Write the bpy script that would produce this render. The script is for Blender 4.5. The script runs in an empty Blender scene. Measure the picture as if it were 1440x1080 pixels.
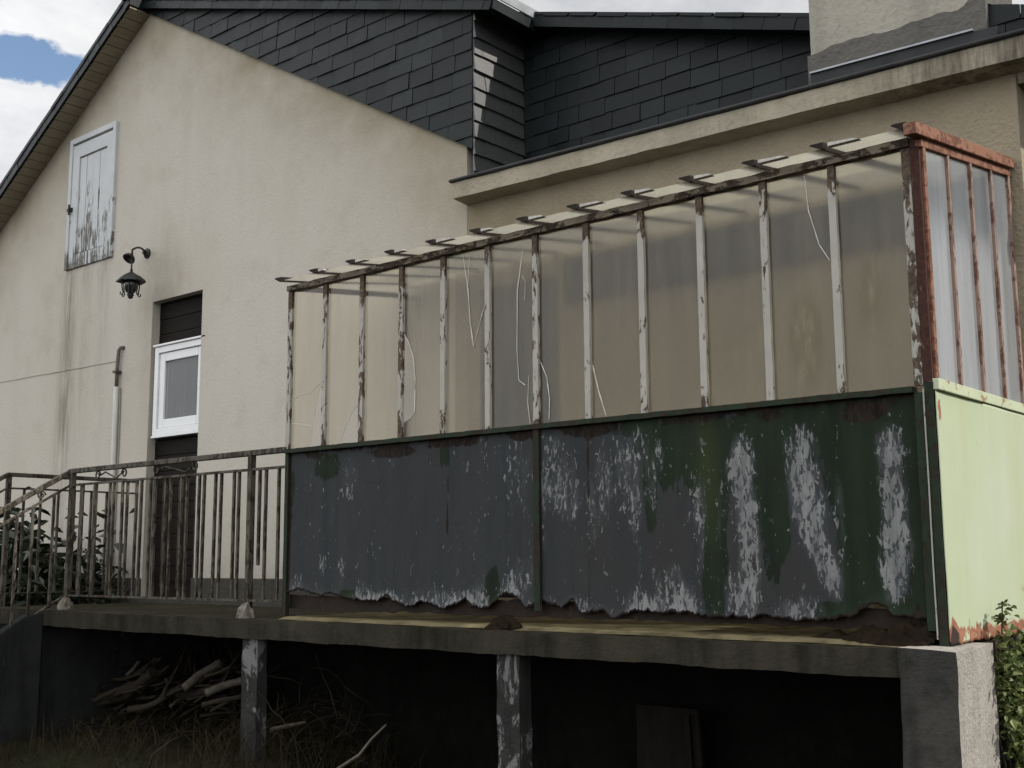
import bpy, bmesh, math, random
import numpy as np
from mathutils import Vector, Matrix, noise as mnoise
random.seed(7)
S = bpy.context.scene
COL = S.collection
R = math.radians

# ------------------------------------------------------------------ camera (fitted to the photograph)
F = 1644.43
CAM = np.array([1.63263, -4.46448, 0.33972])
RT = np.array([0.76365381, 0.64559278, -0.00654371])
UP = np.array([0.10032521, -0.10864739, 0.98900485])
FW = np.array([-0.63778344, 0.75591382, 0.14773823])
def at(px, py, ax, val):
    d = (px - 720) / F * RT - (py - 540) / F * UP + FW
    t = (val - CAM[ax]) / d[ax]
    return CAM + t * d
D = 1.128           # plane of the house wall
cd = bpy.data.cameras.new('camera'); cam = bpy.data.objects.new('camera', cd); COL.objects.link(cam)
cam.matrix_world = Matrix(((RT[0], UP[0], -FW[0], CAM[0]), (RT[1], UP[1], -FW[1], CAM[1]), (RT[2], UP[2], -FW[2], CAM[2]), (0, 0, 0, 1)))
cd.sensor_width = 36; cd.lens = 36 * F / 1440; cd.clip_end = 2000; cd.clip_start = 0.05
S.camera = cam

# ------------------------------------------------------------------ node helpers
class NT:
    def __init__(s, name):
        s.m = bpy.data.materials.new(name); s.m.use_nodes = True
        s.t = s.m.node_tree; s.t.nodes.clear()
        s.out = s.t.nodes.new('ShaderNodeOutputMaterial')
        s.co = s.n('ShaderNodeTexCoord').outputs['Object']
    def n(s, typ, **kw):
        nd = s.t.nodes.new(typ)
        for k, v in kw.items(): setattr(nd, k, v)
        return nd
    def set(s, sock, v):
        if hasattr(v, 'is_output') or isinstance(v, bpy.types.NodeSocket): s.t.links.new(v, sock)
        elif isinstance(v, (tuple, list)) and sock.type == 'RGBA' and len(v) == 3: sock.default_value = (*v, 1)
        else: sock.default_value = v
    def map(s, sc, rot=(0, 0, 0), loc=(0, 0, 0), vec=None):
        nd = s.n('ShaderNodeMapping'); s.set(nd.inputs['Vector'], vec or s.co)
        nd.inputs['Scale'].default_value = sc; nd.inputs['Rotation'].default_value = rot; nd.inputs['Location'].default_value = loc
        return nd.outputs[0]
    def noise(s, scale, det=4, rough=.55, vec=None, dist=0):
        nd = s.n('ShaderNodeTexNoise'); s.set(nd.inputs['Vector'], vec or s.co)
        nd.inputs['Scale'].default_value = scale; nd.inputs['Detail'].default_value = det
        nd.inputs['Roughness'].default_value = rough; nd.inputs['Distortion'].default_value = dist
        return nd.outputs['Fac']
    def voro(s, scale, vec=None, feature='F1', out='Distance'):
        nd = s.n('ShaderNodeTexVoronoi', feature=feature); s.set(nd.inputs['Vector'], vec or s.co)
        nd.inputs['Scale'].default_value = scale
        return nd.outputs[out]
    def ramp(s, f, stops, interp='LINEAR'):
        nd = s.n('ShaderNodeValToRGB'); nd.color_ramp.interpolation = interp
        e = nd.color_ramp.elements
        while len(e) < len(stops): e.new(0.5)
        for i, (p, c) in enumerate(stops):
            e[i].position = p
            e[i].color = (c, c, c, 1) if isinstance(c, (int, float)) else (*c, 1)
        s.set(nd.inputs[0], f); return nd.outputs[0]
    def step(s, f, a, b): return s.ramp(f, [(a, 0.0), (b, 1.0)])
    def math(s, op, a, b=0.0, clamp=False):
        nd = s.n('ShaderNodeMath', operation=op, use_clamp=clamp); s.set(nd.inputs[0], a); s.set(nd.inputs[1], b); return nd.outputs[0]
    def mix(s, f, a, b, mode='MIX'):
        nd = s.n('ShaderNodeMix', data_type='RGBA', blend_type=mode)
        s.set(nd.inputs[0], f); s.set(nd.inputs[6], a); s.set(nd.inputs[7], b); return nd.outputs[2]
    def attr(s, name, out='Fac'):
        nd = s.n('ShaderNodeAttribute', attribute_name=name); return nd.outputs[out]
    def sep(s, vec=None):
        nd = s.n('ShaderNodeSeparateXYZ'); s.set(nd.inputs[0], vec or s.co); return nd.outputs
    def bump(s, h, strength=.3, dist=.01):
        nd = s.n('ShaderNodeBump'); nd.inputs['Strength'].default_value = strength; nd.inputs['Distance'].default_value = dist
        s.set(nd.inputs['Height'], h); return nd.outputs[0]
    def bsdf(s, col, rough=.8, normal=None, metal=0.0, spec=.3, **kw):
        nd = s.n('ShaderNodeBsdfPrincipled')
        s.set(nd.inputs['Base Color'], col); s.set(nd.inputs['Roughness'], rough); s.set(nd.inputs['Metallic'], metal)
        nd.inputs['Specular IOR Level'].default_value = spec
        if normal is not None: s.set(nd.inputs['Normal'], normal)
        for k, v in kw.items(): s.set(nd.inputs[k], v)
        return nd.outputs[0]
    def end(s, sh): s.t.links.new(sh, s.out.inputs[0]); return s.m
    def mixsh(s, f, a, b):
        nd = s.n('ShaderNodeMixShader'); s.set(nd.inputs[0], f); s.t.links.new(a, nd.inputs[1]); s.t.links.new(b, nd.inputs[2]); return nd.outputs[0]

M = {}
def stucco(name, base, warm, dark, grain, bstr, streak=.16):
    t = NT(name)
    big = t.noise(.55, 5, .6, t.map((1, 1, .8)))
    med = t.noise(3.2, 6, .65)
    st = t.noise(2.6, 6, .6, t.map((1.8, 1.8, .16)))
    fine = t.noise(grain, 3, .7)
    c = t.mix(t.step(big, .38, .68), base, warm)
    c = t.mix(t.math('MULTIPLY', t.step(st, .45, .85), streak), c, dark)
    c = t.mix(t.math('MULTIPLY', t.step(med, .52, .8), .35), c, dark)
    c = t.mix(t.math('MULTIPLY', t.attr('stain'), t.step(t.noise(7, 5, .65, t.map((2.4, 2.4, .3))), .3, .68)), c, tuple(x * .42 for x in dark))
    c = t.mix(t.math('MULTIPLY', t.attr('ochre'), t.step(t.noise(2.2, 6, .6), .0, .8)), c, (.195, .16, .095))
    sp = t.noise(grain * .8, 2, .5)
    c = t.mix(t.math('MULTIPLY', t.step(sp, .58, .72), .25), c, dark)
    h = t.math('ADD', fine, t.math('MULTIPLY', t.voro(grain * .6), .6))
    return t.end(t.bsdf(c, .93, t.bump(h, bstr, .010), spec=.06))
M['stucco'] = stucco('gable_stucco', (.50, .472, .418), (.465, .43, .367), (.30, .265, .20), 75, .22)
M['rough_stucco'] = stucco('roughcast', (.36, .315, .24), (.31, .265, .195), (.14, .118, .08), 70, .8)
M['cornice'] = stucco('cornice_render', (.42, .385, .31), (.37, .33, .25), (.13, .115, .09), 50, .5, .55)
M['chimney'] = stucco('chimney_render', (.36, .34, .29), (.33, .30, .25), (.13, .12, .10), 45, .5, .6)
M['cement'] = stucco('dark_cement', (.13, .125, .115), (.11, .105, .095), (.06, .057, .05), 40, 1.0, .5)
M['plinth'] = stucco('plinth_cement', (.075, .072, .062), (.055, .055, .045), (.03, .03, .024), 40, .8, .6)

def slate():
    t = NT('slate')
    tint = t.attr('tint')
    n1 = t.noise(9, 5, .65); n2 = t.noise(60, 4, .6, t.map((1, 1, .5)))
    c = t.mix(tint, (.0035, .0062, .0075), (.0135, .018, .0195))
    c = t.mix(t.math('MULTIPLY', t.step(n1, .45, .75), .5), c, (.018, .0205, .022))
    c = t.mix(t.math('MULTIPLY', t.step(n2, .55, .8), .3), c, (.012, .014, .016))
    return t.end(t.bsdf(c, t.ramp(n1, [(.2, .36), (.8, .56)]), t.bump(n2, .3, .004), spec=.17))
M['slate'] = slate()

def grade(mb, z0, z1):
    mb.att['rust'] = ('POINT', [max(-.4, min(1.1, (z1 - v[2]) / (z1 - z0) * .95 - .3)) for v in mb.v]); return mb
def simple(name, a, b, scale=6, rough=.7, bstr=.2, metal=0.0, spec=.3, sc=(1, 1, 1), lo=.35, hi=.7, bscale=None):
    t = NT(name); v = t.map(sc)
    n = t.noise(scale, 6, .65, v)
    return t.end(t.bsdf(t.mix(t.step(n, lo, hi), a, b), rough, t.bump(t.noise(bscale or scale * 4, 4, .6, v), bstr, .006), metal, spec))
M['slate_pale'] = simple('sunlit_slate', (.055, .056, .056), (.042, .043, .044), 20, .5, .2, spec=1.0)  # lighter copy of the slate; sun glare on the dormer return painted in
M['soffit'] = simple('soffit_board', (.30, .26, .195), (.23, .195, .14), 5)
M['dark_board'] = simple('dark_stained_board', (.008, .0068, .0055), (.0145, .0115, .0085), 7, .7, .3, spec=.1, sc=(.4, 1, 3))
M['pvc'] = simple('white_pvc', (.74, .75, .76), (.68, .69, .69), 3, .35, .03)
M['zinc'] = simple('zinc', (.30, .32, .34), (.20, .21, .22), 8, .42, .1, .6)
M['lead'] = simple('dark_lead', (.022, .024, .025), (.04, .042, .043), 9, .6, .2, spec=.2)
M['dark_metal'] = simple('dark_painted_metal', (.012, .013, .014), (.03, .029, .026), 14, .5, .2)
M['gutter'] = simple('tarred_gutter', (.012, .012, .012), (.03, .03, .03), 10, .5, .2)
M['black_gap'] = simple('black_backing', (.005, .005, .0055), (.008, .008, .008), 5, .9, spec=.05)
M['pipe_white'] = simple('white_pipe', (.55, .55, .52), (.36, .35, .31), 9, .5, .1, sc=(1, 1, .2))
M['pipe_old'] = simple('old_pipe', (.15, .14, .12), (.06, .052, .042), 14, .7, .3)
M['cable'] = simple('old_cable', (.36, .335, .29), (.27, .245, .205), 9, .8)
M['wood_dead'] = simple('dead_wood', (.05, .042, .032), (.016, .0135, .0105), 14, .9, .5, spec=.08, sc=(3, 3, 3))
M['wood_pale'] = simple('barkless_wood', (.115, .10, .08), (.05, .043, .034), 14, .85, .5)
M['brush'] = simple('brush', (.034, .028, .021), (.010, .0085, .007), 14, .95, .3, spec=.03)
M['board'] = simple('old_board', (.017, .0155, .013), (.009, .008, .007), 8, .85, .3, spec=.06, sc=(2, 2, .3))
M['straw'] = simple('dry_grass', (.04, .032, .017), (.016, .015, .008), 3, .9, spec=.05)
M['earth'] = simple('earth', (.02, .018, .012), (.012, .011, .008), 5, .95, .8)
M['litter'] = simple('leaf_litter', (.022, .016, .010), (.009, .007, .005), 16, .95, 1.0, spec=.04)
M['mortar'] = simple('mortar', (.22, .20, .165), (.035, .03, .024), 24, .9, .8)

def concrete(name, a, b, moss, flake=None, flk=.6):
    t = NT(name)
    n = t.noise(2.2, 7, .68); n2 = t.noise(9, 6, .7); st = t.noise(3.5, 5, .6, t.map((2.6, 2.6, .28)))
    c = t.mix(t.step(n, .35, .68), a, b)
    c = t.mix(t.math('MULTIPLY', t.step(st, .45, .7), .65), c, tuple(x * .4 for x in b))
    c = t.mix(t.math('MULTIPLY', t.step(n2, .5, .72), .7), c, moss)
    h = t.math('ADD', n2, t.noise(70, 4, .6))
    if flake:
        f1 = t.noise(5.5, 7, .7, t.map((1.4, 1.4, .5)), .6)
        m = t.step(f1, flk, flk + .025)
        c = t.mix(m, c, flake); h = t.math('ADD', h, m)
    return t.end(t.bsdf(c, .92, t.bump(h, .55, .012), spec=.04))
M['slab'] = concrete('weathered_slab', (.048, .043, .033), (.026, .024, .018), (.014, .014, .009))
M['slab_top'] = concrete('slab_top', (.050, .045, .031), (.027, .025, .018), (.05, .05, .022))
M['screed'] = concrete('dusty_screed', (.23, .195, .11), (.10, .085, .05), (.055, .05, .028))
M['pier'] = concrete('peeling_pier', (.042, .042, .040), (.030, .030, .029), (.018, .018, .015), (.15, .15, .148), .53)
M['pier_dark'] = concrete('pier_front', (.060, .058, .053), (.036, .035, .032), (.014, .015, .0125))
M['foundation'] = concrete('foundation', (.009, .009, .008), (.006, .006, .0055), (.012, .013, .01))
M['pier_left'] = concrete('stair_side', (.030, .031, .031), (.020, .021, .0215), (.014, .015, .012), (.10, .11, .115), .655)
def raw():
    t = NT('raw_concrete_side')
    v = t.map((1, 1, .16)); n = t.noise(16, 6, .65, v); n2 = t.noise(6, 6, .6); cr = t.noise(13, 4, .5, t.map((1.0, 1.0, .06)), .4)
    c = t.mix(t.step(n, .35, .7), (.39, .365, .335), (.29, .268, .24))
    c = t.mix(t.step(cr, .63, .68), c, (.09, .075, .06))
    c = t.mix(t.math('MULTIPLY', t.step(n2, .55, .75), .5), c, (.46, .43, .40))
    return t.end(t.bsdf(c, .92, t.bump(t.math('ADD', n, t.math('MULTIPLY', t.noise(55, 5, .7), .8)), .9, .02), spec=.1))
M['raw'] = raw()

def panel_paint():
    t = NT('peeling_panel_paint')
    fl = t.noise(42, 6, .64, t.map((1.4, 1, .5)), .7)
    fl2 = t.noise(14, 5, .6, t.map((1.6, 1, .45)), .5)
    st = t.noise(7, 6, .6, t.map((1.6, 1, .12)))
    c = t.mix(t.step(st, .35, .68), (.0275, .032, .035), (.0365, .0385, .0395))
    c = t.mix(t.math('MULTIPLY', t.attr('brown'), t.step(st, .3, .6)), c, (.034, .0305, .0295))
    g = t.math('ADD', t.attr('green'), t.math('MULTIPLY', t.math('SUBTRACT', fl2, .5), .9))
    gm = t.step(t.math('ADD', g, t.math('MULTIPLY', t.math('SUBTRACT', fl, .5), .5)), .28, .34)
    gc = t.mix(t.step(st, .3, .7), (.008, .0145, .0075), (.0155, .027, .0145)); gc = t.mix(t.math('MULTIPLY', t.step(t.noise(3.5, 6, .65), .4, .65), .6), gc, (.010, .013, .009))
    gc = t.mix(t.attr('moss'), gc, (.024, .034, .012))
    c = t.mix(gm, c, gc)
    w = t.math('ADD', t.attr('white'), t.math('MULTIPLY', t.math('SUBTRACT', fl, .5), 2.7))
    w = t.math('ADD', w, t.math('MULTIPLY', t.math('SUBTRACT', fl2, .5), .5))
    wm = t.step(w, .46, .54)
    wc = t.mix(t.step(fl2, .35, .65), (.13, .133, .135), (.235, .238, .236))
    wash = t.step(t.math('ADD', t.attr('white'), t.math('MULTIPLY', t.math('SUBTRACT', fl2, .5), .7)), .16, .42)
    c = t.mix(t.math('MULTIPLY', t.math('MULTIPLY', wash, t.step(t.noise(24, 6, .7, t.map((1.3, 1, .35))), .38, .6)), .55), c, (.088, .096, .103))
    c = t.mix(t.math('MULTIPLY', wm, .88), c, wc)
    sp = t.noise(30, 3, .5, t.map((1, 1, .7), loc=(3.1, 0, 1.7)))
    sm = t.math('MULTIPLY', t.step(sp, .675, .70), t.step(t.noise(2.3, 4, .6, t.map((1, 1, .6))), .45, .6)); c = t.mix(t.math('MULTIPLY', sm, .75), c, (.15, .155, .16))
    r = t.math('ADD', t.attr('rust'), t.math('MULTIPLY', t.math('SUBTRACT', fl2, .5), .8))
    r = t.math('ADD', r, t.math('MULTIPLY', t.attr('edge'), t.step(t.noise(6, 6, .7, t.map((1, 1, .8))), .42, .66)))
    drip = t.math('MULTIPLY', t.step(t.noise(9, 5, .6, t.map((1.5, 1, .07))), .56, .72), t.step(t.noise(1.7, 4, .6), .4, .65))
    c = t.mix(t.math('MULTIPLY', drip, .6), c, (.018, .0145, .0115))
    rm = t.step(r, .5, .60)
    c = t.mix(rm, c, t.mix(t.step(fl, .4, .6), (.007, .006, .005), (.022, .015, .011)))
    h = t.math('ADD', t.math('MULTIPLY', gm, .6), t.math('MULTIPLY', wm, -.5))
    h = t.math('ADD', h, t.math('MULTIPLY', st, .3))
    return t.end(t.bsdf(c, t.ramp(fl2, [(.3, .6), (.7, .8)]), t.bump(h, .6, .004), spec=.12))
M['panel'] = panel_paint()

def side_paint():
    t = NT('sun_bleached_green_paint')
    st = t.noise(4.3, 7, .7, t.map((1, 1.3, .13)), .6); n = t.noise(2.2, 5, .6, t.map((1, 1, .6)))
    fl2 = t.noise(16, 6, .7)
    c = t.mix(t.step(n, .35, .7), (.37, .43, .28), (.41, .455, .345))
    c = t.mix(t.math('MULTIPLY', t.step(st, .48, .8), .34), c, (.36, .33, .15))
    r = t.math('ADD', t.attr('rust'), t.math('MULTIPLY', t.math('SUBTRACT', fl2, .5), 1.0))
    c = t.mix(t.step(r, .5, .56), c, t.mix(t.step(t.noise(30, 5, .7), .35, .65), (.20, .075, .045), (.33, .16, .10)))
    c = t.mix(t.step(r, .86, .92), c, (.03, .018, .013))
    sp = t.noise(18, 3, .5, t.map((1, 1.4, .35), loc=(0, 2.3, .4)))
    c = t.mix(t.math('MULTIPLY', t.step(sp, .69, .71), .6), c, (.24, .17, .10))
    return t.end(t.bsdf(c, .55, t.bump(t.math('ADD', t.math('MULTIPLY', st, .3), fl2), .08, .004), spec=.3))
M['side_panel'] = side_paint()

def peel(name, paint, paint2, rust, rust2, thr, sc=(1.3, 1.3, .45), scale=26):
    t = NT(name)
    f = t.noise(scale, 7, .68, t.map(sc), .5); n = t.noise(5, 4, .6); f2 = t.noise(60, 4, .6)
    a = t.math('ADD', f, t.math('MULTIPLY', t.math('SUBTRACT', n, .5), .5))
    a = t.math('SUBTRACT', a, t.math('MULTIPLY', t.attr('rust'), .35))
    m = t.step(a, thr, thr + .035)
    c = t.mix(m, t.mix(t.step(f2, .4, .6), rust, rust2), t.mix(t.step(n, .3, .7), paint, paint2))
    return t.end(t.bsdf(c, .72, t.bump(t.math('ADD', m, t.math('MULTIPLY', f2, .4)), .5, .004), spec=.2))
M['mullion'] = peel('peeling_cream_paint', (.40, .385, .345), (.32, .31, .275), (.045, .033, .024), (.11, .08, .056), .36)
M['toprail'] = peel('rusty_rail', (.19, .165, .125), (.13, .11, .08), (.018, .013, .010), (.05, .033, .022), .46, (.5, 1, 1))
M['rust_dark'] = peel('dark_rust', (.10, .06, .047), (.085, .05, .037), (.034, .0125, .009), (.055, .021, .0145), .62)
M['bar_rust'] = peel('blackened_rust', (.05, .035, .028), (.04, .028, .02), (.012, .0085, .007), (.022, .014, .010), .66)
M['pale_fillet'] = simple('white_fillet', (.55, .54, .50), (.34, .32, .28), 30, .8)
M['rust_salmon'] = peel('faded_red_oxide', (.25, .128, .084), (.21, .10, .064), (.10, .04, .025), (.16, .07, .044), .46, (1, .7, 1))
M['side_bar'] = peel('side_glazing_bar', (.27, .20, .165), (.24, .16, .13), (.10, .05, .035), (.15, .08, .055), .45)
M['green_frame'] = peel('dark_green_frame', (.017, .029, .016), (.013, .023, .013), (.016, .012, .008), (.03, .02, .013), .45)
M['pale_green'] = peel('pale_green_sill', (.40, .45, .30), (.44, .475, .35), (.24, .15, .09), (.33, .25, .15), .36, (1, .6, 1))
M['iron'] = peel('rusted_iron', (.10, .092, .072), (.072, .065, .050), (.02, .0165, .012), (.038, .028, .019), .47)
M['hatch_paint'] = peel('flaking_white_paint', (.54, .56, .57), (.47, .49, .50), (.10, .095, .085), (.17, .16, .14), .30, (3.0, 1, .22), 13)

def glass(name, tint, dirt, f_dirt, f_trans, rough, spec_rough=.08, blur=.0, tl_f=.5, ior=1.5, grain=.55):
    t = NT(name)
    n = t.noise(2.4, 6, .65, t.map((1, 1, .7))); st = t.noise(7, 5, .6, t.map((1.6, 1.6, .14))); fz = t.noise(160, 2, .5)
    dcol = t.mix(t.step(n, .4, .7), dirt, tuple(x * .8 for x in dirt))
    dcol = t.mix(t.math('MULTIPLY', t.math('MULTIPLY', t.attr('alga'), 1.8, True), t.step(t.noise(20, 6, .7, t.map((1.4, 1, .45))), .25, .5)), dcol, (.17, .14, .05))
    gr_ = t.step(t.noise(130, 3, .65), .36, .64); dcol = t.mix(t.math('MULTIPLY', gr_, grain), dcol, tuple(x * .35 for x in dirt))
    df = t.n('ShaderNodeBsdfDiffuse'); t.set(df.inputs[0], dcol)
    tl = t.n('ShaderNodeBsdfTranslucent'); t.set(tl.inputs[0], dcol)
    d = t.mixsh(tl_f, df.outputs[0], tl.outputs[0])
    tr = t.n('ShaderNodeBsdfTransparent'); t.set(tr.inputs[0], tint)
    nb = t.bump(t.math('ADD', fz, t.math('MULTIPLY', t.noise(14, 3, .5), .8)), .10, .002)
    rf = t.n('ShaderNodeBsdfRefraction'); t.set(rf.inputs['Color'], tint); rf.inputs['Roughness'].default_value = rough; rf.inputs['IOR'].default_value = 1.06; t.set(rf.inputs['Normal'], t.bump(fz, .25, .002))
    see = t.mixsh(blur, tr.outputs[0], rf.outputs[0])
    rnd = t.n('ShaderNodeObjectInfo').outputs['Random']
    dcol = dcol
    f = t.math('ADD', t.math('MULTIPLY', t.step(st, .35, .72), .17), t.math('ADD', f_dirt - .06, t.math('MULTIPLY', rnd, .12)))
    f = t.math('ADD', f, t.math('MULTIPLY', t.step(n, .45, .75), .07))
    f = t.math('ADD', f, t.math('MULTIPLY', t.attr('alga'), .5), True)
    body = t.mixsh(f, see, d)
    gl = t.n('ShaderNodeBsdfGlossy'); gl.inputs['Roughness'].default_value = spec_rough; t.set(gl.inputs['Normal'], nb)
    fr = t.n('ShaderNodeFresnel'); bf = t.n('ShaderNodeNewGeometry').outputs['Backfacing']; t.set(fr.inputs['IOR'], t.math('ADD', ior, t.math('MULTIPLY', bf, 1 / ior - ior))); t.set(fr.inputs['Normal'], nb)
    return t.end(t.mixsh(fr.outputs[0], body, gl.outputs[0]))
M['glass'] = glass('obscured_glass', (.86, .82, .72), (.46, .40, .275), .16, .5, .34, .16, .92)
M['glass_clear'] = glass('dusty_clear_glass', (.86, .82, .72), (.52, .46, .34), .15, .6, .17, .1, .85)
M['glass_side'] = glass('side_obscured_glass', (.92, .95, .98), (.66, .71, .77), .34, .4, .35, .10, .15, .3, 1.95, .16)
M['glass_roof'] = glass('dirty_roof_glass', (.97, .96, .90), (.62, .60, .50), .78, .3, .4, .3, .05, .75, 1.3)
M['crack'] = simple('glass_fracture', (.62, .62, .56), (.5, .5, .45), 8, .4)
def wglass(name, c):
    t = NT(name); n = t.noise(3, 4, .6)
    return t.end(t.bsdf(t.mix(n, c, tuple(x * 1.8 for x in c)), .07, t.bump(t.noise(2.5, 2, .5), .04, .02), spec=.6))
M['window_glass'] = wglass('window_glass', (.06, .066, .07))
M['curtain'] = simple('grey_curtain', (.15, .155, .155), (.10, .105, .105), 3, .9, .1, sc=(1, 1, .3))
M['pane_window'] = glass('clean_window_glass', (.82, .84, .84), (.3, .3, .3), .06, .5, .1, .03, .0)
M['lamp_glass'] = wglass('lamp_glass', (.022, .021, .02))
M['door_dark'] = simple('dark_door_panel', (.014, .016, .02), (.022, .025, .03), 2, .6, .05, spec=.1)
def leaf(name, a, b, rough=.45, trans=.35):
    t = NT(name)
    c = t.mix(t.attr('tint'), a, b)
    p = t.bsdf(c, rough, spec=.4)
    tl = t.n('ShaderNodeBsdfTranslucent'); t.set(tl.inputs[0], c)
    return t.end(t.mixsh(trans, p, tl.outputs[0]))
M['leaf_dark'] = leaf('evergreen_leaf', (.010, .017, .008), (.065, .08, .045), .30, .15)
M['ivy'] = leaf('ivy_leaf', (.04, .065, .014), (.24, .27, .10), .5, .3)
def groundmat():
    t = NT('garden_ground'); n = t.noise(1.3, 6, .65); n2 = t.noise(14, 6, .7)
    c = t.mix(t.step(n, .35, .65), (.018, .021, .009), (.022, .018, .011))
    c = t.mix(t.math('MULTIPLY', t.step(n2, .45, .7), .6), c, (.03, .028, .014))
    return t.end(t.bsdf(c, .95, t.bump(n2, .8, .05), spec=.1))
M['ground'] = groundmat()

# ------------------------------------------------------------------ mesh helpers
class MB:
    def __init__(s): s.v = []; s.f = []; s.att = {}
    def quad(s, *p):
        b = len(s.v); s.v += [tuple(map(float, q)) for q in p]; s.f.append(tuple(range(b, b + len(p)))); return s
    def box(s, a, b):
        x0, y0, z0 = a; x1, y1, z1 = b; n = len(s.v)
        s.v += [(x, y, z) for z in (z0, z1) for y in (y0, y1) for x in (x0, x1)]
        for f in ((0, 2, 3, 1), (4, 5, 7, 6), (0, 1, 5, 4), (2, 6, 7, 3), (0, 4, 6, 2), (1, 3, 7, 5)): s.f.append(tuple(n + i for i in f))
        return s
    def beam(s, a, b, w, h, up=(0, 0, 1), over=0):
        a = Vector(a); b = Vector(b); d = (b - a).normalized(); a = a - d * over; b = b + d * over
        x = d.cross(Vector(up)).normalized(); y = x.cross(d).normalized(); n = len(s.v)
        for p in (a, b):
            for sx, sy in ((-1, -1), (1, -1), (1, 1), (-1, 1)): s.v.append(tuple(p + x * sx * w / 2 + y * sy * h / 2))
        for f in ((3, 2, 1, 0), (4, 5, 6, 7), (0, 1, 5, 4), (1, 2, 6, 5), (2, 3, 7, 6), (3, 0, 4, 7)): s.f.append(tuple(n + i for i in f))
        return s
    def tube(s, pts, r, seg=8, cap=True):
        pts = [Vector(p) for p in pts]; n0 = len(s.v); N = len(pts)
        rs = r if isinstance(r, (list, tuple)) else [r] * N
        ref = None
        for i, p in enumerate(pts):
            d = (pts[min(i + 1, N - 1)] - pts[max(i - 1, 0)]).normalized()
            if ref is None: ref = d.orthogonal().normalized()
            x = (ref - d * ref.dot(d)).normalized(); y = d.cross(x); ref = x
            for k in range(seg):
                a = 2 * math.pi * k / seg; s.v.append(tuple(p + (x * math.cos(a) + y * math.sin(a)) * rs[i]))
        for i in range(N - 1):
            for k in range(seg):
                a = n0 + i * seg + k; b = n0 + i * seg + (k + 1) % seg
                s.f.append((a, b, b + seg, a + seg))
        if cap:
            s.f.append(tuple(n0 + k for k in reversed(range(seg)))); s.f.append(tuple(n0 + (N - 1) * seg + k for k in range(seg)))
        return s
    def lathe(s, prof, c, seg=16, axis=None):
        c = Vector(c); n0 = len(s.v); A = Vector(axis or (0, 0, 1)).normalized(); X = A.orthogonal().normalized(); Y = A.cross(X)
        for (r, z) in prof:
            for k in range(seg):
                a = 2 * math.pi * k / seg; s.v.append(tuple(c + A * z + (X * math.cos(a) + Y * math.sin(a)) * r))
        for i in range(len(prof) - 1):
            for k in range(seg):
                a = n0 + i * seg + k; b = n0 + i * seg + (k + 1) % seg; s.f.append((a, b, b + seg, a + seg))
        s.f.append(tuple(n0 + k for k in reversed(range(seg)))); s.f.append(tuple(n0 + (len(prof) - 1) * seg + k for k in range(seg)))
        return s
    def prism(s, poly, o, u, v, n, d0, d1):
        o, u, v, n = map(Vector, (o, u, v, n)); b = len(s.v); N = len(poly)
        for dd in (d0, d1):
            for (p, q) in poly: s.v.append(tuple(o + u * p + v * q + n * dd))
        s.f.append(tuple(b + i for i in reversed(range(N)))); s.f.append(tuple(b + N + i for i in range(N)))
        for i in range(N):
            j = (i + 1) % N; s.f.append((b + i, b + j, b + N + j, b + N + i))
        return s
    def build(s, name, mat, parent=None, label=None, bevel=0, smooth=False, sub=None, fix=True):
        me = bpy.data.meshes.new(name)
        org = Vector((0, 0, 0))
        me.from_pydata(s.v, [], s.f)
        if fix:
            bm = bmesh.new(); bm.from_mesh(me); bmesh.ops.recalc_face_normals(bm, faces=bm.faces); bm.to_mesh(me); bm.free()
        for k, (dom, vals) in s.att.items():
            a = me.attributes.new(k, 'FLOAT', dom); a.data.foreach_set('value', [float(x) for x in vals])
        me.materials.append(mat)
        if smooth: me.polygons.foreach_set('use_smooth', [True] * len(me.polygons))
        o = bpy.data.objects.new(name, me); COL.objects.link(o)
        if parent is not None: attach(o, parent)
        if label: o['label'] = label
        if bevel:
            m = o.modifiers.new('bevel', 'BEVEL'); m.width = bevel; m.segments = 2; m.limit_method = 'ANGLE'; m.angle_limit = R(35)
        return o
def world_loc(o):
    v = Vector(o.location)
    while o.parent is not None: o = o.parent
    return v
ROOTLOC = {}
def attach(o, parent):
    o.parent = parent
    loc = ROOTLOC.get(parent.name, Vector((0, 0, 0)))
    o.matrix_parent_inverse = Matrix.Translation(-loc)
    ROOTLOC[o.name] = Vector((0, 0, 0))
def thing(name, label, cat, loc, group=None, kind=None):
    o = bpy.data.objects.new(name, None); COL.objects.link(o); o.location = loc; o.empty_display_size = .2
    ROOTLOC[o.name] = Vector(loc)
    o['label'] = label; o['category'] = cat
    if group: o['group'] = group
    if kind: o['kind'] = kind
    return o
def tag(o, label, cat, group=None, kind=None):
    o['label'] = label; o['category'] = cat
    if group: o['group'] = group
    if kind: o['kind'] = kind
    return o
def rebase(o, loc):
    """move a one-mesh thing's origin to its base"""
    loc = Vector(loc); o.data.transform(Matrix.Translation(-loc)); o.location = loc; return o
def clip_poly(poly, clip):
    """Sutherland-Hodgman, clip is convex and counter-clockwise"""
    out = poly
    for i in range(len(clip)):
        a = clip[i]; b = clip[(i + 1) % len(clip)]; inp = out; out = []
        if not inp: return []
        side = lambda p: (b[0] - a[0]) * (p[1] - a[1]) - (b[1] - a[1]) * (p[0] - a[0])
        for k in range(len(inp)):
            p = inp[k]; q = inp[(k + 1) % len(inp)]; sp, sq = side(p), side(q)
            if sp >= 0: out.append(p)
            if (sp >= 0) != (sq >= 0):
                t = sp / (sp - sq); out.append((p[0] + t * (q[0] - p[0]), p[1] + t * (q[1] - p[1])))
    return out
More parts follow.
